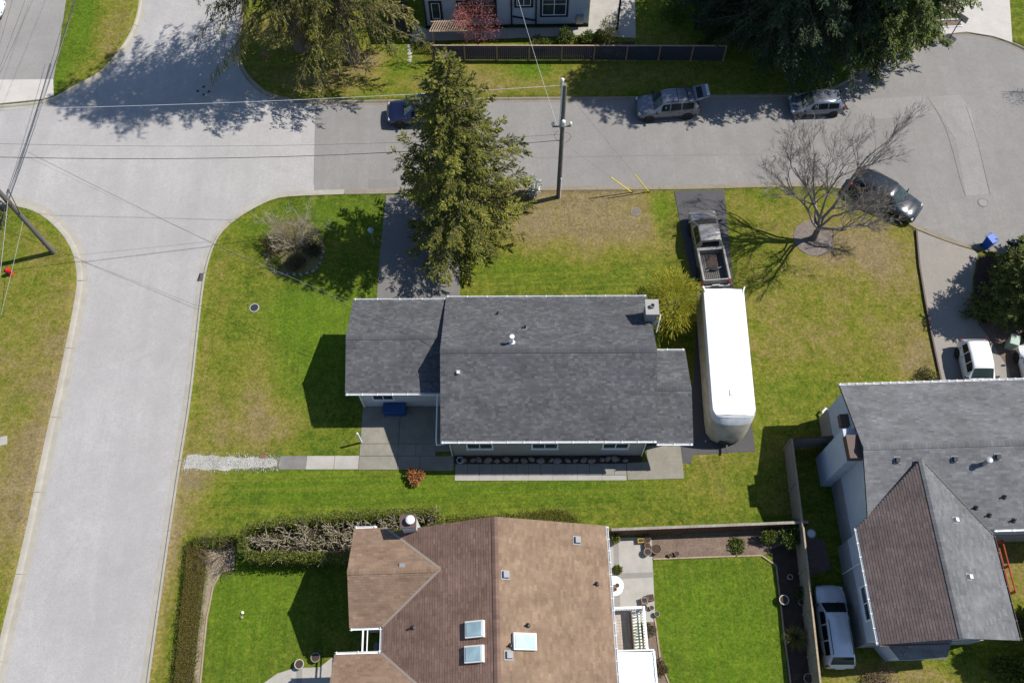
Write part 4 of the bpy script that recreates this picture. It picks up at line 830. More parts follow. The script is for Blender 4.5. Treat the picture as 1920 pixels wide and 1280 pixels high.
MB().add([(-.042*L,-.60,1.2),(-.042*L,.60,1.2),(-.022*L,.56,1.66),(-.022*L,-.56,1.66)], [(0,1,2,3)]).build('rear_window', M['car_glass'], pk, (-.03,0,0))
cd = empty('scrap_load', (0,0,0), 0, 'dark scrap bundle and brown board lying in the pickup bed', 'scrap load'); cd.matrix_world = pk.matrix_world.copy(); cd.location = pk.location; cd.rotation_euler = pk.rotation_euler
MB().box(x0+1.35,x1-.35,-.55,.3,.705,.74).build('board', wood('rusty_brown_board', (.06,.045,.04)), cd); b_ = blob('bundle', M['rubber'], (.2,.5,.16), 3, .3, cd, (x0+1.1,.0,.8)); MB().tube([(x0+1.15,-.6,.86),(x0+.95,.55,.84)], .035, 6).build('bar', M['alloy'], cd)

# travel trailer under a fitted cover
rn_, rs_ = Vector((13.54, 27.42, 3.3)), Vector((13.11, 18.91, 3.3)); d = rn_-rs_; a = math.atan2(d.y, d.x); LT = d.length; c = (rn_+rs_)/2
tr = empty('travel_trailer', (c.x, c.y, .012), a, 'long travel trailer under a white-topped cloth cover, nose to the south', 'trailer')
Wt = 1.28
def ring(z, nose, w, back=0.0, ch=.32):
    """plan outline at one height: square tail, nose rounded by its reach"""
    h = LT/2; k = max(nose, 0)
    half = [(-h+ch+.1, 1.0), (-h+ch*.4-k*.35, .955), (-h-k*.72, .74), (-h-k*.92, .48), (-h-k, .2)]
    pts = [(h-back,-w),(h-back,-w*.3),(h-back,w*.3),(h-back,w)]+[(x, y*w) for x, y in half]+[(x, -y*w) for x, y in half[::-1]]
    return [(x, y, z) for x, y in pts]
def loft(rings, cap_top=False):
    b = MB(); n = len(rings[0]); b.add([p for r in rings for p in r], [(i*n+k, i*n+(k+1)%n, (i+1)*n+(k+1)%n, (i+1)*n+k) for i in range(len(rings)-1) for k in range(n)]+([tuple(range((len(rings)-1)*n, len(rings)*n))] if cap_top else [])); return b
sk = loft([ring(.35,.80,Wt-.02), ring(.9,.84,Wt+.03), ring(1.6,.74,Wt), ring(2.3,.54,Wt+.02), ring(2.62,.42,Wt)]); sk.build('side_cover', M['cloth'], tr, smooth=40)
loft([ring(2.60,.43,Wt+.015), ring(2.95,.28,Wt+.01), ring(3.22,.06,Wt-.03)]).build('cover_band', M['cloth_grey'], tr, smooth=40)
tp = loft([ring(3.14,.16,Wt+.015,0,.22), ring(3.26,.05,Wt-.01,.01,.22)])
# sagging top sheet with creases running between the roof bows
NX, NY = 60, 16; hh = LT/2; vs = []; rw2 = np.random.default_rng(5); cr = rw2.normal(size=(8,4))
for i in range(NX+1):
    for j in range(NY+1):
        x = -hh-.03+(2*hh+.02)*i/NX; y = -1+2*j/NY; k = 1-.13*max(0, 1-(x+hh)/.35)**1.5; edge = 1-abs(y)**8
        z = 3.26+.05*(1-y*y)+.018*math.cos(x*2*PI/1.25)*edge+sum(.006*math.sin(x*(1.3+c[0])+y*4*c[1]+c[2]*3) for c in cr)*edge
        vs.append((x, y*(Wt-.01)*k, z))
tp.add(vs, [(i*(NY+1)+j, (i+1)*(NY+1)+j, (i+1)*(NY+1)+j+1, i*(NY+1)+j+1) for i in range(NX) for j in range(NY)]); tp.build('roof_cover', M['tarp'], tr, smooth=25)
for s in (-1,1): MB().tube([(LT/2-.25,s*(Wt-.1),3.28),(LT/2+.12,s*(Wt+.03),3.36)], .05, 6).build('corner_pole', M['white'], tr)

for vx, vy in ((-LT/2+1.4,.05),): bevel(MB().box(-.2,.2,-.16,.16,-.03,.05).build('roof_vent', M['tarp'], tr, (vx,vy,3.31)), .04)
MB().box(-.3,-.02,-.35,.35,.35,.8).build('front_opening', M['black'], tr, (-LT/2-.58,.15,.1))
for x in (.3,-.55):
    for s in (-1,1): wheel(tr, x, s*(Wt-.14), .34, s)
MB().extrude([(-.05,-.05),(.05,-.05),(.05,.05),(-.05,.05)], (-LT/2-.6,0,.45), (-LT/2-1.35,0,.45)).build('hitch', M['dark_metal'], tr)


# ================================================================== vegetation
M['needles'] = leaf_mat('needle_sprays', .2, .65); M['leaves'] = leaf_mat('leaf_clumps', .3, .6)
def unit(a): return a/np.maximum(np.linalg.norm(a, axis=-1, keepdims=True), 1e-9)
def kites(p, d, l, w, nrm):
    """leaf-shaped faces: base p, direction d, length l, width w; slightly folded"""
    s = unit(np.cross(d, nrm)); m = p+d*(l*.42)[:,None]; n = np.cross(s, d)
    v = np.stack([p, m+s*(w*.5)[:,None], p+d*l[:,None]-n*(l*.08)[:,None], m-s*(w*.5)[:,None]], 1).reshape(-1, 3)
    f = np.arange(len(v)).reshape(-1, 4); return v, f
def pick(rn, pal, n, jit=.18):
    c = np.array(pal)[rn.integers(0, len(pal), n)]; return c*rn.uniform(1-jit, 1+jit, (n,1))
def leaf_object(name, parts, mat, parent):
    V, F, C = [], [], []; b = 0
    for v, f, c in parts: V.append(v); F.append(f+b); C.append(c); b += len(v)
    return link(name, mesh_np(name, np.vstack(V), np.vstack(F), mat, np.vstack(C)), parent)

SPRUCE = [(.135,.142,.022),(.185,.178,.028),(.09,.108,.022),(.25,.225,.038),(.115,.128,.022),(.06,.08,.02)]
CEDAR = [(.135,.125,.03),(.17,.155,.036),(.10,.10,.026),(.2,.178,.045),(.075,.082,.022)]
DARKFIR = [(.032,.052,.026),(.045,.066,.030),(.026,.043,.024),(.058,.080,.034),(.038,.058,.027)]
FRESH = [(.085,.125,.020),(.11,.145,.024),(.06,.10,.018),(.13,.16,.03)]

def conifer(name, label, base, h, R, seed, pal, z0=1.2, power=.75, blunt=0.0, nb=330, twigs=30, e0=.1, droop=.35, curl=.2, size=(.24,.085), hang=.35, trunk=.28, lean=(0,0), group=None, cat='tree', gaps=0.0, KK=7, whorl=0):
    rn = np.random.default_rng(seed); root = empty(name, (base[0], base[1], -.02), 0, label, cat, group)
    MB().tube([(0,0,0),(lean[0]*.1,lean[1]*.1,h*.15),(lean[0]*.5,lean[1]*.5,h*.55),(lean[0],lean[1],h*.98)], [trunk*1.25,trunk,trunk*.6,.03], 9).build('trunk', M['bark'], root, smooth=50)
    t = np.sort(rn.random(nb)**1.0); z = z0+(h-z0)*t; az = np.arange(nb)*2.399+rn.uniform(-.5,.5,nb)
    if whorl: step = (h-z0)*whorl/nb; t = (np.floor(np.arange(nb)/whorl)+.5)*whorl/nb; z = z0+(h-z0)*t+rn.normal(size=nb)*step*.18; az = np.arange(nb)*2*PI/whorl+np.floor(np.arange(nb)/whorl)*1.7+rn.normal(size=nb)*.16
    # uneven sides: some directions reach further
    lob = 1+.16*np.sin(az*3+seed)+.12*np.sin(az*2-z*.9+seed*2)
    ln = np.maximum((R*(1-t)**power*(1-blunt)+R*blunt*(1-t**6)), .35)*lob*rn.uniform(.72,1.12,nb)
    ln *= np.where(rn.random(nb) < gaps, .45, 1)
    el = e0+.55*t**2+rn.uniform(-.12,.12,nb)                   # upper branches rise
    cx = lean[0]*t; cy = lean[1]*t
    tone = rn.uniform(.6,1.32,nb)
    br = MB()
    for i in range(0, nb):
        q = []; 
        for s in (0,.35,.7,.97):
            r = ln[i]*s; zz = z[i]+ln[i]*(math.tan(el[i])*s-droop*s*s+curl*s**4); q.append((cx[i]+r*math.cos(az[i]), cy[i]+r*math.sin(az[i]), zz))
        br.tube(q, [.035+.012*ln[i],.03,.018,.006], 4, False)
    tag(br.build('branches', M['bark'], root), kind='stuff')
    cnt = np.maximum((twigs*ln/R).astype(int), 5); bi = np.repeat(np.arange(nb), cnt); n = len(bi)
    s = .12+.9*rn.random(n)**.75; s = np.minimum(s, 1.02); L = ln[bi]; A = az[bi]
    rad = np.stack([np.cos(A), np.sin(A), np.zeros(n)], 1); lat = np.stack([-np.sin(A), np.cos(A), np.zeros(n)], 1)
    pos = np.stack([cx[bi], cy[bi], z[bi]], 1)+rad*(L*s)[:,None]; pos[:,2] += L*(np.tan(el[bi])*s-droop*s**2+curl*s**4)
    side = np.where(rn.random(n) < .5, -1, 1)*rn.uniform(.35,1.1,n)
    slope = np.tan(el[bi])-2*droop*s+4*curl*s**3
    d = unit(rad*rn.uniform(.5,1,(n,1))+lat*side[:,None]+np.array([0,0,1])*(slope*.6-hang*rn.uniform(.2,1.2,n))[:,None])
    tl = (.25+.10*L)*(1.1-.55*s)*rn.uniform(.7,1.3,n); tl = np.clip(tl, .2, 1.1)
    K = KK; k = np.tile(np.arange(K), n); ti = np.repeat(np.arange(n), K); u = (k+rn.random(n*K))/K
    p = pos[ti]+d[ti]*(tl[ti]*u)[:,None]; p[:,2] -= hang*.25*tl[ti]*u**2
    dd = unit(d[ti]+unit(rn.normal(size=(n*K,3)))*.55); nn = unit(np.array([0,0,1.])+rn.normal(size=(n*K,3))*.45)
    ll = size[0]*rn.uniform(.7,1.35,n*K); ww = size[1]*rn.uniform(.7,1.4,n*K)
    v, f = kites(p, dd, ll, ww, nn); c = pick(rn, pal, n*K)*tone[bi][ti][:,None]
    leaf_object('crown', [(v, f, c)], M['needles'], root); return root

def cloud(rn, blobs, n, size, pal, up=.4, shell=.55, flat=1.0):
    """leaf faces spread through several overlapping lumps: (x,y,z,rx,ry,rz)"""
    b = np.array(blobs); wgt = b[:,3]*b[:,4]; i = rn.choice(len(b), n, p=wgt/wgt.sum()); q = unit(rn.normal(size=(n,3))); r = (shell+(1-shell)*rn.random(n))
    p = b[i,:3]+q*b[i,3:6]*r[:,None]; keep = p[:,2] > .01; p, q, i = p[keep], q[keep], i[keep]; m = len(p)
    d = unit(q+unit(rn.normal(size=(m,3)))*.9+np.array([0,0,up])); nn = unit(q*.6+rn.normal(size=(m,3))*.6+np.array([0,0,.3]))
    v, f = kites(p, d, size[0]*rn.uniform(.6,1.4,m), size[1]*rn.uniform(.6,1.4,m), nn); tone = rn.uniform(.8,1.2,len(b))[i]
    return v, f, pick(rn, pal, m)*tone[:,None]

def bush(name, label, base, r, h, seed, pal, n=1800, size=(.14,.09), lumps=7, cat='shrub', group=None, stems=True, up=.4, shell=.5, twig=None, rz=None):
    rn = np.random.default_rng(seed); root = empty(name, (base[0], base[1], 0), 0, label, cat, group)
    bl = [(0,0,h*.5,r*.75,r*.75,h*.5)]+[(r*.55*math.cos(a), r*.55*math.sin(a), h*rn.uniform(.3,.7), r*rn.uniform(.32,.5), r*rn.uniform(.32,.5), h*rn.uniform(.22,.36)) for a in rn.uniform(0, 2*PI, lumps)]
    leaf_object('foliage', [cloud(rn, bl, n, size, pal, up, shell)], M['leaves'], root)
    if stems:
        b = MB()
        for _ in range(9):
            a = rn.uniform(0, 2*PI); q = rn.uniform(.3,.8)*r; b.tube([(0,0,0),(q*.4*math.cos(a),q*.4*math.sin(a),h*.35),(q*math.cos(a),q*math.sin(a),h*.8)], [.03,.02,.006], 4, False)
        tag(b.build('stems', twig or M['twig_brown'], root), kind='stuff')
    return root

def bare_branches(rn, b, p, d, length, rad, depth, spread=.55, up=.12, seg=4, minr=.004, kids=(3,5), shrink=.62):
    """recursive leafless limb written into mesh builder b"""
    pts = [p.copy()]; rs = [rad]; q = p.copy(); dd = d.copy()
    for i in range(seg):
        dd = (dd+Vector(rn.normal(size=3))*.14+Vector((0,0,up*.5))).normalized(); q = q+dd*(length/seg); pts.append(q.copy()); rs.append(max(rad*(1-.62*(i+1)/seg), minr))
    b.tube(pts, rs, 6 if rad > .05 else (4 if rad > .012 else 3), False)
    if depth <= 0: return
    for _ in range(int(rn.integers(kids[0], kids[1]+1))):
        t = rn.uniform(.3,1.0); k = min(int(t*seg), seg-1); o = pts[k].lerp(pts[k+1], t*seg-k); ax = (pts[k+1]-pts[k]).normalized()
        e = Vector(rn.normal(size=3)); e = (e-ax*e.dot(ax)).normalized(); nd = (ax+e*spread*rn.uniform(.6,1.5)+Vector((0,0,up))).normalized()
        bare_branches(rn, b, o, nd, length*shrink*rn.uniform(.75,1.2), max(rs[k]*.62, minr), depth-1, spread, up, max(2, seg-1) if depth < 3 else seg, minr, kids, shrink)

# --- the tall spruce between the drive and the street
conifer('spruce_tree', 'tall yellowish green spruce towering between the west drive and the street', (-3.12, 34.65, 0), 17.0, 4.6, 7, SPRUCE, z0=.9, power=.85, blunt=.16, nb=328, twigs=66, e0=.02, droop=.30, curl=.22, size=(.17,.055), hang=.45, gaps=.1, KK=10, whorl=8)
# --- two old cedars at the north-west junction
conifer('cedar_tree', 'tall cedar with a thick bare lower trunk on the north-west verge, nearer the footpath', (-11.71, 50.49, 0), 26, 5.6, 21, CEDAR, z0=4.2, power=.6, blunt=.25, nb=380, twigs=40, e0=.0, droop=.45, curl=.1, size=(.22,.06), hang=.9, trunk=.5, gaps=.35)
conifer('cedar_tree', 'tall cedar with drooping olive foliage overhanging the junction', (-15.74, 51.74, 0), 25, 5.8, 22, CEDAR, z0=4.8, power=.6, blunt=.25, nb=380, twigs=40, e0=.0, droop=.45, curl=.1, size=(.22,.06), hang=.9, trunk=.5, gaps=.35)
# --- dark conifers at the turning circle
conifer('fir_tree', 'dark dense conifer at the east end of the charcoal fence', (20.53, 50.06, 0), 20, 4.9, 31, DARKFIR, z0=3.0, power=.6, blunt=.42, nb=520, twigs=48, e0=-.02, droop=.3, curl=.1, size=(.21,.08), hang=.6)
conifer('fir_tree', 'largest dark conifer, standing above the silver hatchback', (25.1, 50.64, 0), 22, 5.0, 32, DARKFIR, z0=3.2, power=.6, blunt=.42, nb=560, twigs=48, e0=-.02, droop=.3, curl=.1, size=(.21,.08), hang=.6)
conifer('fir_tree', 'dark conifer, its greener needles coloured as if sunlit, beside the turning circle', (28.84, 49.83, 0), 21, 4.3, 33, [tuple(x*1.5 for x in c) for c in DARKFIR[:2]]+FRESH+[(.15,.16,.03)], z0=3.4, power=.6, blunt=.42, nb=500, twigs=46, e0=-.02, droop=.3, curl=.1, size=(.21,.08), hang=.6)  # brighter greens put the sunlight on this fir into its needle colours
conifer('fir_tree', 'dark conifer behind the charcoal fence, half out of the top edge', (18.19, 54.26, 0), 13, 4.2, 34, DARKFIR, z0=.8, power=.6, blunt=.35, nb=320, twigs=36, e0=-.02, droop=.3, curl=.1, size=(.21,.08), hang=.6)
conifer('cypress_tree', 'bushy green conifer with bright tips beside the east driveway', (33.26, 27.29, 0), 6.2, 2.7, 35, [(.10,.125,.03),(.14,.165,.035),(.21,.22,.045),(.07,.09,.025)], z0=.3, power=.55, blunt=.4, nb=340, twigs=44, e0=.1, droop=.2, curl=.15, size=(.15,.055), hang=.3, trunk=.16)
conifer('cypress_tree', 'dark conifer at the right edge above the blue bin, beside the turning circle', (36.71, 30.45, 0), 7.5, 2.4, 36, DARKFIR, z0=.3, power=.6, blunt=.35, nb=220, twigs=32, e0=.1, droop=.2, curl=.15, size=(.22,.09), hang=.3, trunk=.16)
conifer('fir_tree', 'conifer out beyond the red deck that shades the pale roof', (31.04, 6.09, 0), 8.5, 2.6, 37, DARKFIR, z0=.5, power=.7, blunt=.3, nb=220, twigs=30, e0=.0, droop=.3, curl=.15, size=(.26,.09), hang=.4, trunk=.18)

# --- bare ornamental tree in a mulch ring on the east lawn
ring_c = (21.12, 32.94, -0); sheet('mulch_ring', [(ring_c[0]+1.36*math.cos(a*PI/14)*(1+.03*math.sin(3*a)), ring_c[1]+1.42*math.sin(a*PI/14)) for a in range(28)], .02, M['mulch'], thick=.1)
rn = np.random.default_rng(12); bt_root = empty('bare_tree', (ring_c[0], ring_c[1], 0), 0, 'leafless grey tree with several low limbs in a round mulch bed', 'tree')
MB().tube([(0,0,0),(.02,0,.35),(.0,.03,.8),(.03,.03,1.25)], [.27,.21,.19,.14], 10).build('trunk', M['bark_grey'], bt_root, smooth=50)
for dx, dy, dz, ln, r in ((-.04,.26,1.15,6.6,.12),(-.36,.16,1.15,5.8,.105),(.85,-.08,.62,3.4,.085),(-.68,.16,.95,5.4,.10),(-.10,-.28,1.1,4.6,.095),(.20,.14,1.1,5.0,.09),(-.45,.40,1.05,5.4,.09),(-.2,.46,1.1,5.4,.085)):
    b = MB(); bare_branches(rn, b, Vector((.02,.02,.95+.25*rn.random())), Vector((dx,dy,dz)).normalized(), ln*1.06, r*1.12, 4, .5, .08, 6, .0055, (5,6), .5); tag(b.build('limb', M['twig'], bt_root, smooth=60), kind='stuff')

M['twig_pale'] = wood('pale_twigs', (.36,.31,.24), sc=(7,7,2))
# --- shrub island on the west lawn
IC = (-14.88, 33.07, 0)
bed = sheet('shrub_bed', [(-17.06, 34.62), (-16.3, 35.48), (-14.82, 35.78), (-13.45, 35.02), (-12.92, 33.82), (-12.98, 32.4), (-13.42, 31.65), (-14.49, 31.31), (-16.16, 31.53), (-16.7, 32.27)], .02, speckled('mossy_bed_soil', (.15,.14,.05), .4, 4, 16, .95, .5, (.09,.08,.04)))
for i, (u, v) in enumerate([(-16.87, 32.97), (-16.76, 32.58), (-16.62, 32.19), (-16.37, 31.84), (-16.12, 31.53), (-15.67, 31.43), (-15.23, 31.42), (-14.79, 31.36), (-14.34, 31.3), (-13.91, 31.37), (-13.52, 31.53), (-13.28, 31.81), (-13.08, 32.15), (-13, 32.57), (-12.95, 33), (-12.94, 33.43)]):
    o = blob('edging_stone', M['stone'], (.17,.13,.12), 70+i, .2, None, (u, v, .04)); o.rotation_euler = (0,0,i*.7)
    tag(o, f'grey edging stone of the shrub island, {names[i]} counting from its west side', 'stone', 'edging stones of the shrub island')
rn = np.random.default_rng(4); sh = empty('bare_shrub', (-14.84, 33.58, -0), 0, 'pale leafless spreading shrub rising from the west lawn island', 'shrub')
for i in range(13):
    a = i*.5+rn.uniform(-.2,.2); b = MB(); bare_branches(rn, b, Vector((.1*math.cos(a),.1*math.sin(a),.1)), Vector((math.cos(a)*.75,math.sin(a)*.6+.1,1.0)).normalized(), rn.uniform(1.7,2.7), .04, 3, .55, .05, 4, .006, (3,4), .56); tag(b.build('limb', M['twig_pale'], sh), kind='stuff')
rn = np.random.default_rng(14); leaf_object('twig_ends', [cloud(rn, [(0,0,1.3,1.5,1.4,1.1),(.5,.6,1.8,.9,.9,.8),(-.6,.5,1.6,.9,.9,.8)], 3200, (.2,.018), [(.30,.22,.16),(.25,.19,.12),(.22,.2,.08),(.34,.26,.2)], .6, .35)], M['leaves'], sh)
bush('low_shrub', 'dark twiggy mound on the east side of the west lawn island', (-13.68, 33.37, 0), 1.0, 1.15, 41, [(.045,.05,.03),(.07,.06,.045),(.035,.04,.02)], 1600, (.12,.05)); bush('low_shrub', 'brown-green mound on the west side of the west lawn island', (-16.34, 33.64, 0), 1.05, .9, 42, [(.10,.085,.03),(.07,.075,.02),(.12,.08,.04)], 1600, (.12,.05))
bush('low_shrub', 'reddish heather at the south of the west lawn island', (-14.7, 32.12, 0), .8, .7, 43, [(.13,.06,.045),(.09,.05,.035),(.08,.08,.03)], 1300, (.1,.05)); bush('low_shrub', 'small green plant at the south-west corner of the west lawn island', (-16.17, 32.13, 0), .55, .45, 44, FRESH, 700, (.1,.06))

# --- yellow-green broom between house and drive
rn = np.random.default_rng(8); br_ = empty('broom_shrub', (10.7, 27.07, 0), 0, 'rounded yellow-green shrub with fine twigs beside the stone chimney', 'shrub'); n = 5600
az = rn.uniform(0, 2*PI, n); cz = rn.uniform(-.25,1,n); q = np.stack([np.sqrt(np.maximum(1-cz**2,0))*np.cos(az), np.sqrt(np.maximum(1-cz**2,0))*np.sin(az), cz], 1); r = rn.uniform(.3,1.08,n)**.7
lob = 1+.14*np.sin(3*az+1)+.1*np.sin(5*az+cz*4)+rn.normal(size=n)*.06; p = np.array([-.1,.3,1.9])+q*np.array([1.5,2.1,1.6])*(r*lob)[:,None]; d = unit(q+rn.normal(size=(n,3))*.22+np.array([0,0,-.1]))
v, f = kites(p, d, rn.uniform(.18,.42,n), rn.uniform(.02,.045,n), unit(rn.normal(size=(n,3)))); leaf_object('foliage', [(v, f, pick(rn, [(.38,.36,.03),(.32,.31,.03),(.26,.27,.03),(.43,.39,.045),(.30,.27,.04)], n))], M['leaves'], br_)
b = MB()
for i in range(22): a = rn.uniform(0,2*PI); e = rn.uniform(.25,1.0); b.tube([(0,0,0),(.35*math.cos(a)*e,.35*math.sin(a)*e,1.0),(1.35*math.cos(a)*e,1.5*math.sin(a)*e,2.3+1.2*(1-e))], [.05,.03,.008], 4, False)
tag(b.build('stems', M['bark_grey'], br_), kind='stuff')

# --- hedges
def hedge(name, label, outline, h, seed, pal, cut_top, dens=420, size=(.15,.10), wood_in=True, top_pal=None):
    """clipped hedge along a closed outline: leafy faces on its sides, open cut branches on top if cut_top"""
    rn = np.random.default_rng(seed); a = np.array(outline); c = a.mean(0); root = empty(name, (c[0], c[1], 0), 0, label, 'hedge'); P_, N_ = [], []
    for i in range(len(a)):
        p, q = a[i]-c, a[(i+1)%len(a)]-c; L = np.hypot(*(q-p)); m = int(L*h*dens*.33); t = rn.random(m); z = rn.random(m)**.8*h; out_ = np.array([q[1]-p[1], -(q[0]-p[0])])/L
        inn = rn.random(m)**1.5*(.5 if cut_top else .3); x = p+(q-p)*t[:,None]-out_*(inn-.06*rn.random(m)-.05*np.sin(t*L*5))[:,None]; P_.append(np.column_stack([x, z])); N_.append(np.tile(np.append(out_,.5), (m,1)))
    lo, hi = (a-c).min(0), (a-c).max(0); m = int((hi-lo)[0]*(hi-lo)[1]*dens*(.05 if cut_top else 1.0)); g = rn.uniform(lo, hi, (m,2)); ins = np.zeros(m, bool)
    for i in range(len(a)):
        p, q = a[i]-c, a[(i+1)%len(a)]-c; ins ^= ((p[1] > g[:,1]) != (q[1] > g[:,1])) & (g[:,0] < (q[0]-p[0])*(g[:,1]-p[1])/((q[1]-p[1]) or 1e-9)+p[0])
    g = g[ins]; P_.append(np.column_stack([g, h*(.97-.05*rn.random(len(g)))-(.25*rn.random(len(g)) if cut_top else 0)])); N_.append(np.tile((0,0,1.), (len(g),1)))
    p, nn = np.vstack(P_), np.vstack(N_); n = len(p); d = unit(nn+rn.normal(size=(n,3))*.8); v, f = kites(p, d, size[0]*rn.uniform(.6,1.4,n), size[1]*rn.uniform(.6,1.4,n), unit(rn.normal(size=(n,3))+np.array([0,0,.6]))); col = pick(rn, pal, n)
    if top_pal and not cut_top: k = p[:,2] > h*.85; col[k] = pick(rn, top_pal, int(k.sum()))
    leaf_object('foliage', [(v, f, col)], M['leaves'], root)
    core = MB().prism([tuple((q-c)*.93 if not cut_top else (q-c)*.97) for q in a], 0, h*(.35 if cut_top else .86)); core.build('woody_core', M['soil'], root)
    if cut_top:
        b = MB(); area = g[rn.integers(0, len(g), 150)]
        for x, y in area:
            e = np.clip(rn.normal(size=2)*.3, -.4, .4); zt = h*rn.uniform(.72,1.0); b.tube([(x,y,h*.25),(x+e[0]*.5,y+e[1]*.5,h*.6),(x+e[0],y+e[1],zt)], [.05,.04,.022], 5)
            for _ in range(3): f_ = np.clip(rn.normal(size=2)*.3, -.4, .4); b.tube([(x+e[0]*.6,y+e[1]*.6,h*.66),(x+e[0]+f_[0],y+e[1]+f_[1],zt+rn.uniform(-.15,.05))], [.025,.014], 4)
        tag(b.build('cut_branches', M['twig_pale'], root), kind='stuff')
    return root
HEDGE = [(.13,.15,.025),(.165,.175,.03),(.09,.115,.02),(.2,.2,.04),(.07,.09,.02)]
hedge('hedge', 'wide hedge with its top cut back to bare branches, along the south lawn', [(-15.86, 13.33), (-12.7, 13.63), (-9.61, 13.76), (-6.51, 13.85), (-4.8, 13.92), (-4.58, 13.16), (-6.95, 12.92), (-8.32, 12.66), (-9.16, 12.19), (-9.35, 11.65), (-11.34, 11.71), (-13.79, 11.84), (-15.74, 11.9)], 2.2, 51, HEDGE, True, 1500, (.10,.065))
hedge('hedge', 'low green hedge strip beside the north gable of the brown-roofed house', [(-4.61, 13.94), (-2.88, 14.01), (-0.32, 14), (1.93, 14.25), (2.95, 14.16), (3.63, 13.74), (3.61, 13.42), (-0.34, 13.42), (-4.61, 13.55)], .4, 52, [(.19,.2,.035),(.15,.17,.03),(.22,.22,.04)], False, 1500, (.08,.05))
hedge('hedge', 'narrow reddish-topped hedge running along the west road', [(-19.58, 13), (-18.76, 13.03), (-18.49, 11.52), (-18.51, 9.39), (-18.5, 7.33), (-18.45, 4.51), (-18.23, 1.81), (-19.21, 1.84), (-19.34, 4.53), (-19.44, 7.36), (-19.52, 10.32)], .65, 53, HEDGE[:3], False, 1700, (.06,.04), top_pal=[(.13,.135,.02),(.16,.115,.03),(.11,.125,.018),(.15,.14,.022),(.19,.12,.04)])
hedge('hedge', 'short dark hedge joining the narrow hedge to the wide one', [(-19.22, 13.09), (-16.84, 13.18), (-16.8, 12.83), (-19.12, 12.77)], 1.0, 54, HEDGE[:3], False, 1000, (.08,.05))
rn = np.random.default_rng(6); tw = empty('twig_thicket', (-17.86, 12.26, -0), 0, 'brown leafless thicket in the corner between the two hedges', 'shrub')
for i in range(46):
    a = rn.uniform(0,2*PI); q = rn.uniform(0,.9); b = MB(); bare_branches(rn, b, Vector((q*math.cos(a),q*math.sin(a),0)), Vector((math.cos(a)*.5,math.sin(a)*.5,1)).normalized(), rn.uniform(.6,1.1), .016, 2, .6, .05, 3, .006, (2,4), .6); tag(b.build('stem', M['twig_brown'], tw), kind='stuff')
sheet('planting_strip', [(-19.27, 12.88), (-16.99, 13.07), (-16.84, 11.6), (-17.45, 11.37), (-17.97, 10.4), (-18.13, 8.58), (-18.08, 5.1), (-17.8, 1.81), (-18.21, 1.82), (-18.73, 7.42)], .012, speckled('bark_mulch_strip', (.26,.215,.155), .35, 2, 20, .95, .4))

# --- other shrubs and garden plants
bush('orange_shrub', 'small orange-leaved shrub at the corner of the patio', (-6.14, 16.66, 0), .62, .8, 61, [(.42,.19,.07),(.36,.15,.06),(.46,.25,.10),(.3,.12,.06)], 900, (.13,.07))
bush('white_blossom_shrub', 'white flowering shrub beside the utility pole at the kerb', (1.85, 37.34, 0), .62, 2.1, 62, [(.72,.72,.7),(.78,.78,.76),(.66,.67,.62),(.2,.24,.1)], 1700, (.13,.10))
bush('red_maple', 'wispy red maple in front of the pale blue house', (-1.91, 51.4, 0), 2.2, 4.6, 63, [(.5,.17,.16),(.42,.13,.12),(.56,.22,.2),(.33,.13,.1)], 4200, (.11,.04), 9, 'tree', twig=M['twig_brown'], shell=.3)
for i, (p, r, h, lb) in enumerate((((2.88, 51.21, 0),.9,.5,'ground-cover clump against the fence, nearest the red maple'),((4.97, 51.45, 0),.75,1.3,'bright green shrub below the blue house, westernmost of three'),((6.47, 51.45, 0),.6,1.0,'bright green shrub below the blue house, middle of three'),((7.6, 51.51, 0),.6,.9,'bright green shrub below the blue house, easternmost of three'))): bush('garden_shrub', lb, p, r, h, 64+i, FRESH, 900, (.13,.09))
bush('young_tree', 'young yellow-green tree by the concrete pad of the blue house', (8.27, 51.54, 0), .9, 2.9, 70, [(.15,.15,.03),(.18,.17,.04),(.11,.12,.03)], 900, (.14,.05), 6, 'tree')
bush('garden_shrub', 'sunlit green shrub in the lawn gap left of the dark conifers', (13.57, 53.88, 0), 1.3, 1.4, 71, FRESH, 1300, (.14,.1)); bush('garden_shrub', 'white-flowered rose by the fence corner west of the red maple', (-6.29, 51.63, 0), .5, 1.5, 72, [(.05,.07,.03),(.04,.06,.02),(.6,.6,.52)], 500, (.1,.07))
bush('garden_shrub', 'small scrubby bush at the north eave of the pale house', (26.47, 22.1, 0), .85, .8, 73, [(.09,.095,.03),(.12,.11,.05),(.06,.07,.02)], 1000, (.1,.05))
bush('garden_shrub', 'light green shrub in the brown soil bed by the red-brown fence', (14.79, 12.27, 0), .5, 1.1, 74, FRESH, 800, (.12,.08)); bush('garden_shrub', 'round green bush in the corner where the two fences meet', (16.07, 12.3, 0), .95, 1.4, 75, [(.07,.11,.022),(.05,.085,.018),(.095,.13,.03)], 2000, (.12,.07)); bush('garden_shrub', 'low bright groundcover in the brown soil bed', (12.96, 11.89, -0), .6, .25, 76, FRESH, 700, (.1,.07), stems=False)
rn = np.random.default_rng(77); og = empty('ornamental_grass', (15.6, 6.52, 0), 0, 'straw-coloured spiky grass clump in the dark bed', 'grass clump'); n = 900; az = rn.uniform(0,2*PI,n); e = rn.uniform(.25,1.2,n); d = np.stack([np.cos(az)*np.cos(e),np.sin(az)*np.cos(e),np.sin(e)],1)
v, f = kites(d*.05, d, rn.uniform(.4,1.0,n), rn.uniform(.015,.04,n), unit(rn.normal(size=(n,3)))); leaf_object('blades', [(v, f, pick(rn, [(.30,.25,.10),(.22,.21,.07),(.16,.17,.05)], n))], M['leaves'], og)
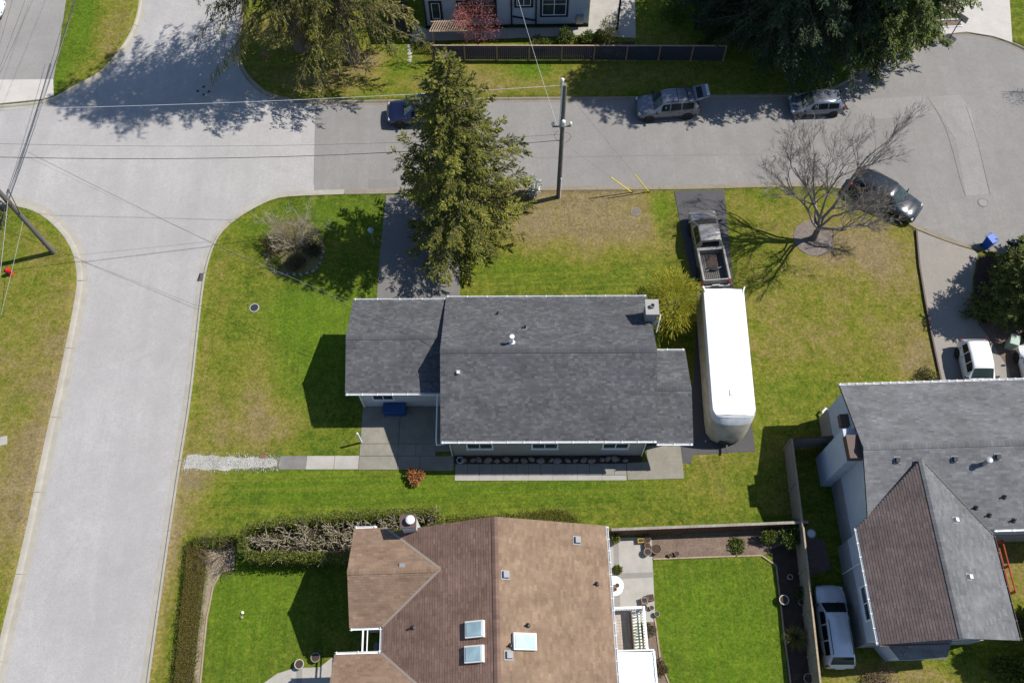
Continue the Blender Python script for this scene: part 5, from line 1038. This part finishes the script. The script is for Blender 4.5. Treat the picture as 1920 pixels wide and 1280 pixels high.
bush('garden_shrub', 'small leafy plant against the grey fence beside the pots', (16.39, 8.9, 0), .6, .9, 78, [(.05,.07,.025),(.04,.06,.02),(.08,.09,.03)], 700, (.1,.06))
bush('bright_shrub', 'bright green round shrub at the lower right corner', (26.53, 4.65, 0), .75, 1.2, 79, FRESH, 1600, (.13,.1)); bush('bright_shrub', 'large fresh green bush cut by the right edge, below the pale house', (27.83, 4.28, 0), 1.2, 1.6, 80, FRESH, 2400, (.14,.1)); bush('dry_shrub', 'flat-topped brown shrub below the pale house bay', (20.02, 3.94, 0), 1.2, .8, 81, [(.20,.14,.09),(.16,.11,.07),(.24,.18,.12)], 1600, (.09,.05))
bush('garden_shrub', 'scruffy grey-green bush at the left edge beneath the utility pole', (-36.51, 36.22, 0), 1.3, 1.4, 82, [(.05,.06,.03),(.08,.085,.05),(.12,.12,.09)], 1300, (.13,.06)); bush('vine_patch', 'tangled dry stems and leaves along the deck border', (7.29, 7.18, 0), .45, .35, 83, [(.13,.10,.07),(.09,.09,.04),(.2,.16,.1)], 900, (.1,.04)); bush('vine_patch', 'reddish dry plants beside the white patio roof', (7.74, 5.2, 0), .5, .4, 84, [(.16,.09,.06),(.11,.08,.05),(.09,.1,.03)], 900, (.1,.05))
bush('twiggy_tree', 'thin dark twiggy crown at the right edge of the turning circle', (40.1, 45.28, -0), 1.1, 3.4, 85, [(.05,.045,.04),(.03,.03,.028)], 700, (.12,.03), 6, 'tree', shell=.3)


# ================================================================== fences, poles, wires, street and garden things
def fence(name, label, a, b, h, post_m, board_m, bay=2.45, bw=.14, cap=None, face=0, z0=0.0, rails=True, capw=.06):
    """posts, rails and single boards between two ground points"""
    a, b = Vector(a[:2]), Vector(b[:2]); d = b-a; L = d.length; ang = math.atan2(d.y, d.x); root = empty(name, (a.x, a.y, z0), ang, label, 'fence')
    n = max(1, round(L/bay)); st = L/n; pm = MB().box(-.055,.055,-.055,.055,-.1,h+.06).mesh('post', post_m); rm = MB().box(.056,st-.056,.012,.05,-.045,.045).mesh('rail', post_m)
    k = int((st-.12)/bw); w = (st-.12)/k; bmm = [MB().box(.006,w-.006,-.016+o,.010+o,.06,h+o*2).mesh('board', board_m) for o in (0,.004,-.003)]; rn = random.Random(len(label))
    for i in range(n+1): link('post', pm, root, (i*st,0,0))
    for i in range(n):
        for z in ((.3,h-.25) if rails else ()): link('rail', rm, root, (i*st,0,z))
        for j in range(k): link('board', bmm[rn.randrange(3)], root, (i*st+.06+j*w,0,0))
        if cap: link('cap_rail', MB().box(.002,st-.002,-capw,capw,h+.062,h+.10).mesh('cap_rail', cap), root, (i*st,0,0))
    return root
fence('fence', 'charcoal board fence with tan posts in front of the pale blue house', (-5.44, 50.08, 0), (16.9, 49.13, -0), 1.5, M['fence_post'], M['fence_dark'], 2.45, .14, M['lattice'], capw=.05)
fence('fence', 'red-brown board fence between the south lawn and the brown soil bed', (5.44, 12.69, 0), (16.94, 12.78, 0), 1.45, M['fence_brown'], M['fence_brown'], 2.4, .15, M['fence_wood'], capw=.08)
fence('fence', 'tall grey board fence running along the west side of the pale house', (16.7, 17.75, 0), (16.48, 12.48, 0), 1.8, M['fence_wood'], M['fence_wood'], 2.4, .14, M['plank'], capw=.05)
fence('fence', 'long grey board fence between the vegetable bed and the silver wagon', (16.5, 12.44, 0), (15.84, 0.86, 0), 1.8, M['fence_wood'], M['fence_wood'], 2.4, .14, M['plank'], capw=.05)
fence('fence', 'short grey fence return joining the tall fence to the pale house', (16.73, 17.74, 0), (19.21, 17.87, 0), 1.75, M['fence_wood'], M['fence_wood'], 2.2, .14, M['fence_brown'], capw=.04)

PR = Vector((3.63, 37.05, 0)); PLt = Vector((-31.75, 33.71, 0))
def pole(label, base, h, r):
    o = empty('utility_pole', (base.x, base.y, -.02), 0, label, 'utility pole')
    MB().tube([(0,0,-.2),(0,0,h*.5),(0,0,h)], [r,r*.86,r*.72], 14).build('shaft', M['pole'], o, smooth=50); return o
o = pole('tall wooden utility pole at the kerb east of the spruce', PR, 11.7, .17)
MB().tube([(-.17,-.02,7.6),(-.15,-.02,12.0)], .055, 8).build('conduit', M['white'], o); MB().lathe([(.04,0),(.10,.04),(.11,.14),(.07,.22),(.02,.24)], 10, (-.15,-.02,12.0)).build('weatherhead', M['white'], o)
for x, z in ((-.62,8.2),(.5,8.15)): MB().lathe([(.03,-.12),(.1,-.08),(.1,.1),(.05,.16)], 10, (x,-.1,z)).build('insulator', M['offwhite'], o)
MB().box(-.65,.55,-.22,-.14,8.0,8.07).build('crossarm', M['pole'], o)
MB().lathe([(.12,0),(.14,.05),(.14,.42),(.08,.5)], 12, (.02,-.3,8.25)).build('street_lamp_relay', M['offwhite'], o)
MB().tube([(.15,0,7.2),(.45,-.05,7.15),(.6,-.05,6.8),(.5,0,6.4),(.2,0,6.1)], .012, 5).build('cable_loop', M['wire'], o); MB().tube([(-.15,0,7.4),(-.4,-.05,7.3),(-.5,0,6.9),(-.35,0,6.5),(-.14,0,6.3)], .012, 5).build('cable_loop', M['wire'], o); MB().tube([(.1,-.12,0),(.1,-.12,2.4)], .05, 6).build('ground_guard', M['white'], o)
o = pole('leaning-looking wooden utility pole at the west corner with a cable bundle', PLt, 11.6, .19)
MB().box(-.09,.09,-1.1,1.1,10.9,11.0).build('crossarm', M['pole'], o); MB().lathe([(.2,0),(.22,.05),(.22,.7),(.12,.78)], 14, (-.25,-.42,6.0)).build('transformer', M['dark_metal'], o); MB().tube([(.15,-.1,5.0),(.5,-.2,6.2),(.3,.4,7.0),(-.1,.5,6.4)], .03, 5).build('cable_loop', M['wire'], o)
for y in (-1,0,1): MB().lathe([(.03,0),(.07,.04),(.07,.14),(.03,.18)], 10, (0,y*.98,11.0)).build('insulator', M['offwhite'], o)

def cable(label, a, b, sag, mat=None, r=.013, name='overhead_wire'):
    a, b = Vector(a), Vector(b); pts = [a.lerp(b, t/14)-Vector((0,0,sag*4*(t/14)*(1-t/14))) for t in range(15)]
    return tag(MB().tube(pts, r, 5).build(name, mat or M['wire']), label, 'wire', 'overhead wires')
cable('pale wire from the top of the east pole westward over the junction', (PR.x,PR.y,11.6), (-42.47, 39.41, 8.6), .5, M['wire_pale'], .014)
cable('dark cable strung between the two utility poles', (PLt.x,PLt.y,10.9), (PR.x,PR.y,6.4), .9, None, .02); cable('thin upper wire strung between the two utility poles', (PLt.x,PLt.y+.9,11.0), (PR.x,PR.y,7.0), .7, None, .009)
NB = (-30.1, 52.2, 7); SB = (-30.36, 19.7, 6.4)
for i, (dx, dz, r, lb) in enumerate(((0,0,.026,'thickest black cable of the bundle at the west pole'),(.28,.25,.018,'cable just right of the thickest one in the west bundle'),(-.3,.1,.015,'cable just left of the thickest one in the west bundle'),(.55,.6,.008,'thin outer wire on the right of the west bundle'),(.8,.9,.008,'outermost thin wire on the right of the west bundle'))):
    cable(lb+', running north', (PLt.x+dx*.4,PLt.y,6.2+dz), (NB[0]+dx,NB[1],NB[2]+dz), .25, M['wire'] if i != 1 else M['grey_metal'], r)
    if i < 3: cable(lb+', running south', (PLt.x+dx*.4,PLt.y,6.2+dz), (SB[0]+dx,SB[1],SB[2]+dz), .2, M['wire'] if i != 1 else M['grey_metal'], r)
for dx, lb in ((-.95,'west conductor on the crossarm of the west pole'),(0,'middle conductor on the crossarm of the west pole'),(.95,'east conductor on the crossarm of the west pole')): cable(lb, (PLt.x,PLt.y+dx,11.15), (-32.12, 61.64, 11) if dx == 0 else ((PLt.x+3+dx, PLt.y+38, 11.0)), .5, None, .009)
eave_pt = (-4.55, 23.77, 4.9)
cable('dark service drop from the west bundle to the corner house roof', (-31.22, 37.02, 6.6), eave_pt, .6, M['grey_metal'], .008); cable('second thinner service drop beside the first one to the corner house', (-30.89, 37.11, 6.8), (eave_pt[0]-.1,eave_pt[1]-.5,eave_pt[2]-.1), .5, None, .011)
cable('service wire from the east pole to the pale blue house', (PR.x,PR.y,6.6), (1.02, 51.13, 5.8), .35, M['wire_pale'], .011)
cable('slack pale stay wire of the west pole', (PLt.x-.02,PLt.y-.15,4.2), (-34.4, 28.9, 0.02), .05, M['wire_pale'], .012, 'stay_wire')
M['yellow'] = simple('yellow_plastic', (.62,.50,.03), .5)
for base, z, lb in (((10.11, 37.22, 0),11.2,'longer yellow guarded stay of the east pole'),((8.89, 37.22, 0),6.2,'shorter yellow guarded stay of the east pole')):
    B = Vector(base); t = (Vector((PR.x,PR.y,z))-B); Lg = t.length; u = t/Lg; g = empty('guy_anchor', (B.x,B.y,0), 0, lb, 'stay wire'); MB().tube([u*.05,u*2.6], .038, 8).build('guard', M['yellow'], g); MB().tube([u*2.6,u*(Lg-.1)], .005, 4).build('stay', M['wire'], g); MB().lathe([(.08,0),(.06,.08),(.03,.1)], 8).build('anchor', M['dark_metal'], g)

# ---- street furniture
h = empty('fire_hydrant', (-34.38, 32.05, 0), 0, 'red fire hydrant on the west verge', 'hydrant'); M['red'] = simple('red_enamel', (.52,.025,.02), .4)
MB().lathe([(.17,0),(.17,.05),(.12,.07),(.12,.52),(.16,.54),(.16,.60),(.14,.68),(.07,.76),(.05,.82),(.02,.83)], 16).build('barrel', M['red'], h, smooth=40)
for a in (0, PI/2, PI): MB().lathe([(.075,0),(.075,.13),(.09,.13),(.09,.17),(.03,.18)], 12).build('nozzle', M['red'], h, (.09*math.cos(a),.09*math.sin(a),.42), (0,PI/2,a))
def lid(name, label, p, r, mat, ring=None, z=.004, cat='manhole'):
    o = empty(name, (p[0],p[1],z), 0, label, cat); MB().lathe([(r,-.03),(r,.012),(r*.97,.016)], 24).build('cover', mat, o)
    if ring: MB().lathe([(r*1.04,-.03),(r*1.04,.02),(r*1.28,.02),(r*1.3,-.03)], 24).build('ring', ring, o)
    return o
lid('manhole_cover', 'round dark manhole lid with a pale concrete ring on the west lawn', (-17.3, 28.85, 0), .26, M['dark_metal'], M['paver_edge']); lid('manhole_cover', 'pale round inspection lid in the dry lawn by the truck drive', (9.02, 35.58, 0), .27, M['mulch'], M['patio']); lid('manhole_cover', 'faint round manhole lid in the turning circle', (33.62, 35.53, -0), .3, M['patch'], M['patch_dark'], RZ+.012)
for i, (u, v) in enumerate([(-23.46, 47.83), (-23.06, 48.23), (-22.59, 47.75), (-22.96, 47.45)]): lid('valve_cover', ['west','north','east','south'][i]+'ernmost of four small valve lids in the shaded junction', (u,v), .11, M['dark_metal'], None, RZ+.002, 'valve cover')
g = empty('storm_drain', (-21.2, 31.39, -0.1), math.radians(80), 'dark storm drain grate in the gutter of the west road', 'drain')
for i in range(7): MB().box(-.3,.3,-.2+i*.06,-.165+i*.06,.0,.02).build('bar', M['dark_metal'], g)
MB().box(-.32,.32,-.22,.24,-.05,-.005).build('frame', M['black'], g)
tag(bevel(MB().box(-.35,.35,-.3,.3,-.05,.04).build('utility_box_lid', M['concrete'], None, (-32.43, 19.87, 0), (0,0,.2)), .01), 'flat grey concrete utility lid on the west verge', 'utility lid'); tag(bevel(MB().box(-.2,.2,-.14,.14,-.05,.03).build('water_meter_lid', simple('rust_brown_iron', (.16,.07,.05), .8), None, (-15.77, 18.34, 0)), .01), 'rust-brown rectangular meter lid on the gravel path', 'meter lid')
p = empty('marker_post', (-9.64, 19.05, 0), 0, 'white wooden post on the lawn edge beside the patio', 'post'); MB().box(-.05,.05,-.05,.05,-.1,1.7).build('shaft', M['white'], p); MB().add([(-.06,-.06,1.7),(.06,-.06,1.7),(.06,.06,1.7),(-.06,.06,1.7),(0,0,1.78)], [(0,1,4),(1,2,4),(2,3,4),(3,0,4)]).build('cap', M['white'], p)
p = empty('lamp_post', (-9.34, 33.47, 0), 0, 'slim yard lamp post with a pale blue head at the driveway edge', 'lamp post'); MB().tube([(0,0,-.1),(0,0,1.75)], .04, 8).build('shaft', M['grey_metal'], p); MB().lathe([(.05,1.72),(.15,1.78),(.16,1.98),(.20,2.0),(.05,2.12)], 12).build('lantern', simple('blue_grey_lantern', (.22,.30,.38), .4), p)
p = empty('yard_sign', (-18.25, 50.32, 0), 0, 'small red and blue yard sign on the north-west verge', 'sign'); MB().box(-.22,.22,-.02,.02,.55,1.0).build('panel', simple('sign_red', (.30,.05,.06), .5), p); MB().box(-.3,.1,-.03,.03,1.0,1.16).build('top_panel', simple('sign_blue', (.08,.10,.2), .5), p)
for x in (-.18,.18): MB().tube([(x,.03,0),(x,.03,1.0)], .015, 5).build('stake', M['grey_metal'], p)
def bin_(label, p, rz, mat, w=.55, d=.62, hh=1.0):
    o = empty('wheelie_bin', p, rz, label, 'bin'); a, b = w/2, d/2
    MB().add([(-a*.8,-b*.8,.05),(a*.8,-b*.8,.05),(a*.8,b*.8,.05),(-a*.8,b*.8,.05),(-a,-b,hh),(a,-b,hh),(a,b,hh),(-a,b,hh)], [(0,3,2,1),(4,5,6,7),(0,1,5,4),(1,2,6,5),(2,3,7,6),(3,0,4,7)]).build('body', mat, o)
    bevel(MB().add([(-a-.03,-b-.04,hh),(a+.03,-b-.04,hh),(a+.03,b+.03,hh+.02),(-a-.03,b+.03,hh+.02),(-a-.02,-b-.03,hh+.06),(a+.02,-b-.03,hh+.06),(a,b,hh+.12),(-a,b,hh+.12)], [(0,3,2,1),(4,5,6,7),(0,1,5,4),(1,2,6,5),(2,3,7,6),(3,0,4,7)]).build('lid', mat, o), .02)
    for s in (-1,1): MB().lathe([(.1,-.03),(.1,.03)], 12).build('wheel', M['rubber'], o, (s*a*.8,b*.75,.1), (0,PI/2,0))
    MB().tube([(-a,b+.02,hh-.03),(-a,b+.12,hh),(a,b+.12,hh),(a,b+.02,hh-.03)], .018, 6).build('handle', mat, o); return o
bin_('bright blue recycling bin at the edge of the turning circle', (32.88, 31.93, -0.11), .5, M['bright_blue']); bin_('pale green organics bin on the bare soil beside the white car', (32.31, 24.25, 0), -.4, M['green_plastic'])
bin_('dark bin with a white lid at the right edge above the green bin', (33.74, 24.9, -0), -.5, M['black'])
o = empty('storage_box', (0,0,0), A0, 'blue plastic storage box under the garage eave on the patio', 'storage box'); q = local_pts([(-3.3,3.28)])[0]; o.location = (q[0],q[1],.022); MB().box(-.68,.68,-.3,.3,0,.62).build('body', M['blue_plastic'], o); bevel(MB().box(-.72,.72,-.34,.34,.62,.72).build('lid', M['blue_plastic'], o), .03)
# basketball stand and steps by the concrete drive
o = empty('basketball_hoop', (34.68, 50.51, -0.05), math.radians(40), 'portable basketball hoop with an orange rim at the top of the turning circle', 'basketball hoop'); bevel(MB().box(-.5,.4,-.4,.4,0,.2).build('base', M['black'], o), .05); MB().tube([(-.1,0,.1),(-.1,0,1.5),(.25,0,2.0)], .04, 8).build('pole', M['dark_metal'], o); MB().box(.26,.29,-.42,.42,1.85,2.4).build('backboard', M['grey_metal'], o)
MB().tube([(.54+.23*math.cos(t*PI/8),.23*math.sin(t*PI/8),1.98) for t in range(17)], .022, 5, False).build('rim', simple('orange_enamel', (.55,.12,.04), .4), o)
st = empty('garden_steps', (35.41, 51.75, 0), 0, 'brown garden steps with white edges beside the concrete drive', 'steps')
for i in range(6): MB().box(-.9,.55,.1+i*.62,.1+i*.62+.6,-.1,.06+i*.10).build('tread', M['brown_soil'], st); MB().box(-.95,.6,.04+i*.62,.1+i*.62,-.1,.09+i*.10).build('step_edge', M['white'], st)
ar = empty('garden_arbor', (-5.33, 51.1, -0), math.radians(-1), 'pale cedar slatted arbor roof above the fence gate', 'arbor')
for x in (0,2.5): 
    for y in (0,1.0): MB().box(x-.05,x+.05,y-.05,y+.05,0,1.9).build('post', M['lattice'], ar)
for y in (0,1.0): MB().box(-.15,2.65,y-.04,y+.04,1.9,1.98).build('beam', M['lattice'], ar)
sl = MB().box(-.03,.03,-.62,.62,1.985,2.05).mesh('slat', M['lattice'])
for i in range(15): link('slat', sl, ar, (i*.18,.5,0), (0,0,-.35))
for i, (u, v) in enumerate([(-7.34, 51.57), (-7.29, 51.18), (-7.28, 50.8), (-7.23, 50.42), (-7.27, 50.1)]): tag(blob('stepping_stone', M['concrete'], (.21,.19,.05), 90+i, .15, None, (u,v,.0)), f'round stepping stone west of the fence, {names[i]} from the house', 'stepping stone', 'stepping stones by the arbor')

# ---- garden of the brown-roofed house
sheet('garden_patio', [(5.46, 12.56), (7.98, 12.55), (7.88, 10.85), (7.76, 8.26), (7.7, 7.66), (5.2, 7.74)], .016, M['concrete'], thick=.1)
sheet('patio_band', [(5.84, 10.47), (7.88, 10.47), (7.85, 10.17), (5.82, 10.14)], .02, M['slab']); sheet('patio_band', [(5.66, 12.17), (5.98, 12.16), (5.72, 7.72), (5.41, 7.73)], .0205, M['slab'])
sheet('soil_bed', [(7.99, 12.61), (16.88, 12.79), (16.75, 12.02), (14.74, 11.32), (14.26, 11.25), (7.92, 11.25)], .014, M['brown_soil']); sheet('soil_bed', [(14.78, 11.58), (16.76, 12.09), (15.84, 0.86), (14.63, 0.9), (14.95, 7.01), (15.14, 10.62)], .015, M['soil']); sheet('soil_bed', [(7.09, 8.28), (7.75, 8.17), (7.82, 6.35), (8.1, 4.91), (8.06, 1.08), (7.02, 1.11), (7.42, 5.92), (6.88, 6.03)], .014, M['brown_soil'])
def edging(label, pts):
    o = empty('timber_edging', (0,0,0), 0, label, 'edging')
    for a, b in zip(pts, pts[1:]): MB().extrude([(-.04,-.05),(.04,-.05),(.04,.07),(-.04,.07)], (*a,0), (*b,0)).build('plank', M['plank'], o)
edging('pale timber edging between the east garden lawn and its flower beds', [(7.92, 11.22), (11.26, 11.24), (14.35, 11.24), (15.11, 10.63), (15.05, 8.79), (14.97, 6.71), (14.92, 4.15), (14.85, 2.23)])
edging('dark timber edging along the dry border beside the patio roof', [(7.69, 8.11), (7.75, 7.22), (7.8, 5.48), (8.34, 3.78)])
edging('thin stone edging along the foot of the narrow hedge', [(-16.82, 11.41), (-17.59, 11.25), (-17.97, 10.4), (-18.13, 8.58), (-18.08, 5.1), (-17.87, 2.35)])
sheet('front_path', [(-14.93, 4.73), (-13.8, 5.49), (-12.86, 5.75), (-11.41, 5.76), (-10.77, 6.26), (-10.23, 6.24), (-9.98, 1.59), (-14.94, 1.73)], .016, M['concrete'], thick=.1); sheet('front_path_band', [(-12.74, 5.8), (-12.41, 5.79), (-12.14, 1.65), (-12.46, 1.66)], .021, M['slab'])
M['terracotta'] = speckled('weathered_terracotta', (.20,.135,.10), .3, 5, 20, .9); M['pot_grey'] = speckled('grey_stone_pot', (.26,.24,.21), .25, 5, 20, .9); M['pot_pale'] = speckled('pale_glazed_pot', (.42,.40,.36), .2, 5, 20, .6)
def pot(label, p, r, hh, mat, plant=None, seed=0, group='garden pots'):
    o = empty('plant_pot', (p[0],p[1],p[2] if len(p) > 2 and p[2] > .1 else .02), 0, label, 'plant pot', group); MB().lathe([(r*.72,0),(r*.95,hh*.85),(r*1.05,hh*.86),(r*1.05,hh),(r*.88,hh),(r*.86,hh*.84),(.01,hh*.83)], 18).build('pot', mat, o, smooth=35)
    MB().lathe([(r*.85,0),(r*.85,.02)], 14, (0,0,hh*.84)).build('soil', M['soil'], o)
    if plant: rn = np.random.default_rng(seed); leaf_object('plant', [cloud(rn, [(0,0,hh+.1,r*.9,r*.9,.2)], 260, (.12,.07), plant)], M['leaves'], o)
pot('round pot with a green plant at the north end of the garden patio', (5.74, 12.39, 0), .29, .42, M['pot_grey'], HEDGE, 1); pot('round pot with a mossy plant midway along the garden patio', (5.72, 10.57, 0), .29, .42, M['pot_grey'], HEDGE, 2)
pot('large empty ring-shaped tub at the corner of the patio and soil bed', (8.13, 11.75, 0), .30, .36, M['terracotta']); pot('terracotta pot against the red-brown fence', (7.64, 12.3, -0), .2, .34, M['terracotta']); pot('grey pot beside the large ring-shaped tub', (7.6, 11.58, 0), .22, .36, M['pot_grey']); pot('small dark pot at the edge of the soil bed, western of the pair', (8.94, 11.38, 0), .12, .22, M['terracotta']); pot('small dark pot at the edge of the soil bed, eastern of the pair', (9.33, 11.46, 0), .15, .26, M['terracotta'])
pot('round terracotta pot at the deck corner of the patio', (7.1, 8.43, 0), .19, .34, M['terracotta']); pot('small grey pot beside the deck corner', (7.56, 8.41, 0), .13, .25, M['pot_grey']); pot('grey pot on the lawn edge next to the deck border', (7.83, 8.05, 0), .15, .28, M['pot_grey']); pot('small white pot beside the round table', (5.95, 9.52, 0), .12, .22, M['pot_pale'])
pot('pale ring pot by the grey fence, upper of a pair', (16.61, 11.71, 0), .14, .3, M['pot_pale']); pot('pale ring pot by the grey fence, lower of a pair', (16.62, 11.24, 0), .13, .3, M['pot_pale']); pot('pale round pot alone in the dark bed', (15.75, 9.9, 0), .15, .3, M['pot_pale']); pot('large pale tub on the timber edging of the dark bed', (15.17, 8.6, 0), .27, .4, M['pot_pale']); pot('dark tub against the grey fence', (16.17, 8.45, 0), .18, .35, M['pot_grey']); pot('large dark tub low in the dark bed', (15.88, 4.34, 0), .28, .4, M['pot_grey'])
pot('pale tub on the lawn edge of the front path, western one', (-12.51, 5.91, 0), .26, .4, M['pot_pale']); pot('grey tub on the lawn edge of the front path, eastern one', (-11.62, 6.25, 0), .26, .38, M['pot_grey'])
def planter(label, p, w, d, hh, mat, rz=0.0): o = empty('planter_box', (p[0],p[1],.02), rz, label, 'planter'); MB().box(-w/2,w/2,-d/2,d/2,0,hh).build('box', mat, o); MB().box(-w/2+.04,w/2-.04,-d/2+.04,d/2-.04,hh-.03,hh+.006).build('soil', M['soil'], o)
planter('mustard yellow box by the red-brown fence', (7.26, 12.28, 0), .34, .26, .3, simple('mustard_plastic', (.40,.28,.03), .5)); planter('brown square planter between the pots by the fence', (7.64, 11.95, 0), .34, .34, .3, M['terracotta']); planter('brown square planter at the east edge of the patio', (7.55, 8.98, 0), .36, .36, .34, M['terracotta'], .1); planter('grey square planter near the deck corner', (7.17, 8.82, 0), .36, .34, .34, M['pot_grey'], .1)
t = empty('garden_table', (5.43, 9.63, 0), 0, 'round white garden table half under the brown eave', 'table'); MB().lathe([(.56,.70),(.58,.715),(.57,.735),(.02,.735)], 24).build('table_top', M['white'], t); MB().tube([(0,0,.04),(0,0,.7)], .04, 8).build('pedestal', M['white'], t); MB().lathe([(.28,0),(.26,.04),(.04,.06)], 14).build('foot', M['white'], t)
pot('brown flower pot on the white table', (5.61, 9.61, 0.74), .12, .2, M['terracotta']); pot('orange flower pot on the white table', (5.47, 9.4, 0.74), .11, .16, simple('orange_clay', (.45,.2,.07), .7))
for p, lb, c in (((-16.09, 8.88, 0),'white lawn ornament on the front lawn','white'),((-16.1, 8.61, 0),'tan lawn ornament on the front lawn, next to the white one','plank')): tag(blob('garden_stone', M[c], (.1,.09,.1), 5, .15, None, (p[0],p[1],.05)), lb, 'ornament')
# ---- odds and ends
hr = empty('hose_reel', (-3.44, 17.63, 0), 0, 'coiled hose ring at the west end of the boulder bed', 'hose reel')
MB().tube([(.2*math.cos(t*PI/9),.2*math.sin(t*PI/9),.10+.004*t) for t in range(37)], .035, 6).build('hose', M['pot_pale'], hr); MB().lathe([(.06,0),(.06,.2),(.02,.22)], 10).build('hub', M['black'], hr)
sheet('brick_pad', [(17.13, 12.2), (18.2, 12.1), (18.28, 10.28), (17.05, 10.01)], .014, speckled('red_brown_pavers', (.15,.10,.09), .3, 4, 25, .95, .3))
lid('round_plate', 'white round lid lying on the shaded lawn east of the grey fence', (17.49, 12.45, 0), .22, M['white'], M['pot_pale'], .02, 'lid')
dp = empty('drain_extension', (19.5, 19.13, 0), 0, 'white drainpipe elbow on the lawn at the corner of the pale house', 'drain pipe'); MB().tube([(.05,-.6,.08),(-.05,.2,.12),(-.1,.9,.35),(.15,1.1,.4)], .08, 8).build('pipe', M['white'], dp)
eg = empty('driveway_edging', (0,0,0), 0, 'dark edging board along the west side of the east driveway', 'edging')
pts = [(28.32, 33.33), (27.9, 30.43), (27.71, 27.96), (27.53, 24.8), (27.42, 21.92)]
for a, b in zip(pts, pts[1:]): MB().extrude([(-.05,-.06),(.05,-.06),(.05,.16),(-.05,.16)], (*a,0), (*b,0)).build('board', M['chase_brown'], eg)
sheet('shade_bed', [(32.21, 31.21), (34.44, 30.79), (38, 30.49), (36.7, 26.05), (33.99, 26.46), (31.12, 26.01), (31.01, 27.85), (31.53, 29.68)], .014, M['soil'])
sheet('garden_bed', [(-4.29, 51.39), (6.55, 51.28), (10.3, 51.35), (10.2, 50.15), (2.34, 50.25), (-4.29, 50.3)], .012, M['soil']); sheet('garden_bed', [(-9.64, 55.3), (-8.29, 52.99), (-7.14, 52.05), (-7.2, 55.31), (-7.74, 56.49)], .012, M['soil'])

# ---- grass blades over the plots in view, kept off paving, beds and walls
def inside(poly, x, y):
    a = np.array(poly); ins = np.zeros(len(x), bool)
    for i in range(len(a)):
        p, q = a[i], a[(i+1) % len(a)]; ins ^= ((p[1] > y) != (q[1] > y)) & (x < (q[0]-p[0])*(y-p[1])/((q[1]-p[1]) if q[1] != p[1] else 1e-9)+p[0])
    return ins
def field_at(L, x, y):
    s = np.zeros(len(x))
    for c, rx, ry, k in L: s += k*np.exp(-(((x-c[0])/rx)**2+((y-c[1])/ry)**2))
    return s
rn = np.random.default_rng(99); n = 300000; x = rn.uniform(-38, 40, n); y = rn.uniform(3, 57, n)
ok = np.zeros(n, bool)
for pl in LAWNS: ok |= inside(pl, x, y)
for pl in NO_GRASS+[local_pts([(-5.3,3.7),(.5,3.7),(.5,.4),(14.4,.4),(14.4,5.7),(12.1,5.7),(12.1,9.1),(-5.3,8.9)]), local_pts([(-5.4,3.7),(.5,3.7),(.5,-.6),(-5.4,-.55)]), local_pts([(-10.4,.36),(.5,.36),(.5,-.55),(-10.4,-.55)]), local_pts([(.5,.3),(11.2,.3),(11.2,-1.27),(.5,-1.27)]), [(-9,-2),(4.5,-2),(4.5,12),(-9,12)], [(18.8,5.8),(34,5.8),(34,19.8),(18.8,19.8)]]: ok &= ~inside(pl, x, y)
x, y = x[ok], y[ok]; m = len(x); lush = np.clip(field_at(LUSH, x, y), 0, 1); dry = np.clip(.24+field_at(DRY, x, y)-.35*lush, 0, 1)+rn.normal(size=m)*.18
stops = np.array([0,.25,.45,.62,.85]); cols = np.array([(.064,.11,.009),(.1,.132,.014),(.13,.135,.02),(.16,.138,.038),(.168,.13,.058)])
c = np.stack([np.interp(dry, stops, cols[:,k]) for k in range(3)], 1)*rn.uniform(.75,1.3,(m,1)); k = rn.random(m) < lush*.6; c[k] = np.array((.068,.128,.008))*rn.uniform(.8,1.25,(int(k.sum()),1))
az = rn.uniform(0, 2*PI, m); el = rn.uniform(.2, 1.0, m); d = np.stack([np.cos(az)*np.cos(el), np.sin(az)*np.cos(el), np.sin(el)], 1)
v, f = kites(np.column_stack([x, y, np.full(m, -.012)]), d, rn.uniform(.03,.07,m), rn.uniform(.018,.035,m), unit(rn.normal(size=(m,3))*.6+np.array([0,0,1.])))
tag(link('grass', mesh_np('grass', v, f, M['leaves'], c)), 'short mown grass of the lawns and verges', 'grass', kind='stuff')
